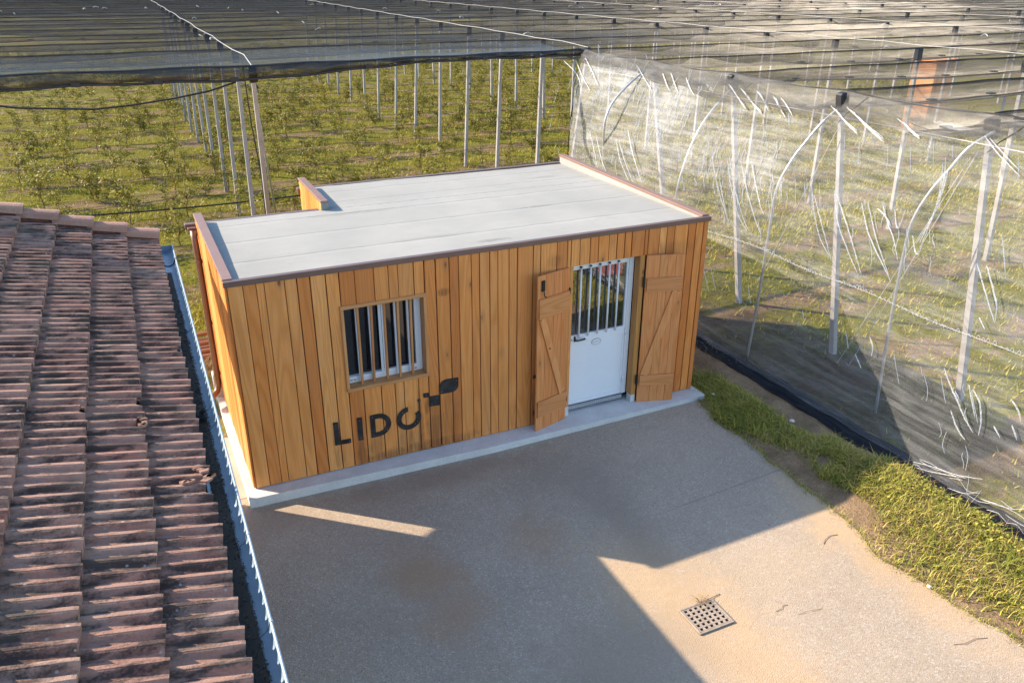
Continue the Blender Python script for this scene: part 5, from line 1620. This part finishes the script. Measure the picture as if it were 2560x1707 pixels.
for j in range(-6, 19):
    y = YJ(j) if j >= 0 else [7.5, 4.95, 2.55, 0.12, -2.2, -4.9][-j - 1]
    xl = -2.6 - 0.12 * max(0, y - 9) if j >= 0 else 10.6
    xr = min(48.0, 16.0 + 0.95 * (y + 1))
    x = xl + random.uniform(0, .8)
    while x < xr:
        if random.random() < (0.93 if j >= 0 else 0.5):
            spots.append((x + random.uniform(-.12, .12), y + random.uniform(-.55, .55), j))
        x += random.uniform(0.55, 1.25)
cp = Vector((-0.8, -8.7, 0))
spots.sort(key=lambda s: (s[0] - cp.x) ** 2 + (s[1] - cp.y) ** 2)
protos = []
for i, (me_t, me_c) in enumerate(TREES):
    t = thing("apple_tree", "young apple tree", "tree")
    obj("trunk", me_t, t); obj("crown", me_c, t)
    protos.append(t)
far_v, far_f = [], []
farn = 0
for i, (x, y, j) in enumerate(spots):
    s = random.uniform(0.55, 1.1) * (0.75 if j < 0 else 1.0)
    rz = random.uniform(0, 6.28)
    k_ = i % 7
    where = "in the %s tree row behind the cabin" % ordinal[j] if j >= 0 else "behind the pale side net, right of the cabin"
    if i < 296:
        o = protos[k_] if i < 7 else dup(protos[k_])
        o.location = (x, y, G0)
        o.rotation_euler = (0, 0, rz)
        o.scale = (s, s, s)
        o["label"] = "young sparse apple tree " + where
        o["group"] = "young apple trees " + where
    else:
        for me in TREES[k_]:
            n0 = len(me.vertices)
            co = np.empty(n0 * 3, dtype=np.float32); me.vertices.foreach_get("co", co); co = co.reshape(-1, 3) * s
            c, d = math.cos(rz), math.sin(rz)
            co = np.stack([co[:, 0] * c - co[:, 1] * d + x, co[:, 0] * d + co[:, 1] * c + y, co[:, 2] + G0], 1)
            if me is TREES[k_][1]:
                fa = np.empty(len(me.loops), dtype=np.int32); me.loops.foreach_get("vertex_index", fa)
                far_v.append(co); far_f.append(fa.reshape(-1, 4) + farn); farn += n0
if far_v:
    o = stuff(obj("far_apple_trees", np_mesh("far_apple_trees", np.concatenate(far_v), np.concatenate(far_f), M_LEAF)))
# drip lines hung along the tree rows
for j in range(0, 9):
    y = YJ(j)
    xl, xr = -3.5 - 0.1 * (y - 9), 26.0
    pts = [(x, y + 0.02, 0.40 + 0.03 * math.sin(x * 1.9 + j) + 0.02 * math.sin(x * 0.6)) for x in np.arange(xl, xr, 0.8)]
    cable("drip_line", pts, 0.006, M_RUBBER, "black drip line strung low along the %s tree row" % ordinal[j], "hose", "drip lines of the orchard")
cable("black_hose", [(x, 11.85 - 0.05 * (x + 2.6), 0.58 - 0.05 * math.sin((x + 2.6) * 0.52)) for x in np.arange(-5, 5.5, 0.5)], 0.02, M_RUBBER, "thick black hose stretched low across the turf just behind the cabin", "hose")

# ------------------------------------------------------------------ small litter on the paving
def twig(pts, r_, label):
    tag(MB().tube(pts, r_, 5).build("twig", M_TWIG), label, "twig", "dry twigs on the paving")
Z = GZ + 0.004
twig([(4.33, -4.20, Z), (4.40, -4.20, Z + .004), (4.45, -4.17, Z + .002), (4.50, -4.18, Z)], 0.0022, "short dry twig lying right of the drain grate")
twig([(4.50, -4.33, Z), (4.6, -4.34, Z + .008), (4.78, -4.37, Z)], 0.0016, "thin straight straw right of the drain grate")
twig([(5.55, -3.62, Z), (5.62, -3.57, Z + .004), (5.72, -3.54, Z + .003), (5.82, -3.56, Z)], 0.003, "dark crooked twig near the grass edge of the sunlit paving")
twig([(5.93, -4.08, Z), (6.02, -4.05, Z + .015), (6.13, -4.10, Z)], 0.0025, "small dark twig at the grass edge below the crooked one")
twig([(5.55, -5.27, Z), (5.66, -5.31, Z + .004), (5.80, -5.31, Z + .004), (5.92, -5.35, Z)], 0.0026, "longest dry twig in the lower right corner of the paving")
for (x, y, s, lab) in ((7.0, -1.55, .035, "white pebble in the shaded grass"), (6.02, -4.62, .03, "pale pebble at the grass edge of the sunlit paving"), (6.6, -0.35, .025, "small white pebble in the grass by the cabin corner")):
    ico = bmesh.new(); bmesh.ops.create_icosphere(ico, subdivisions=2, radius=s)
    for v_ in ico.verts:
        v_.co *= 1 + 0.3 * noise.noise(v_.co * 40); v_.co.z *= 0.6
    me = bpy.data.meshes.new("pebble"); ico.to_mesh(me); ico.free(); me.materials.append(M_OPAL)
    tag(obj("pebble", me, None, (x, y, (bank_z(x, y) + 0.06) if x > 6.3 else GZ + 0.01)), lab, "pebble")
wd = thing("dry_weed", "small dry weed growing from the corner of the drain grate", "weed", (3.72, -3.79, GZ))
mb = MB()
for q in range(26):
    a, l_ = random.uniform(0, 6.28), random.uniform(0.04, 0.12)
    mb.tube([(0, 0, 0), (l_ * .5 * math.cos(a), l_ * .5 * math.sin(a), l_ * .6), (l_ * math.cos(a), l_ * math.sin(a), l_ * random.uniform(.2, .8))], 0.0018, 3)
mb.build("stalk", M_STRAW, wd)
mb = MB().tube([(0.02, 0, .01), (0.1, .015, .012), (0.26, .03, .006)], 0.004, 4)
mb.build("runner", M_TWIG, wd)
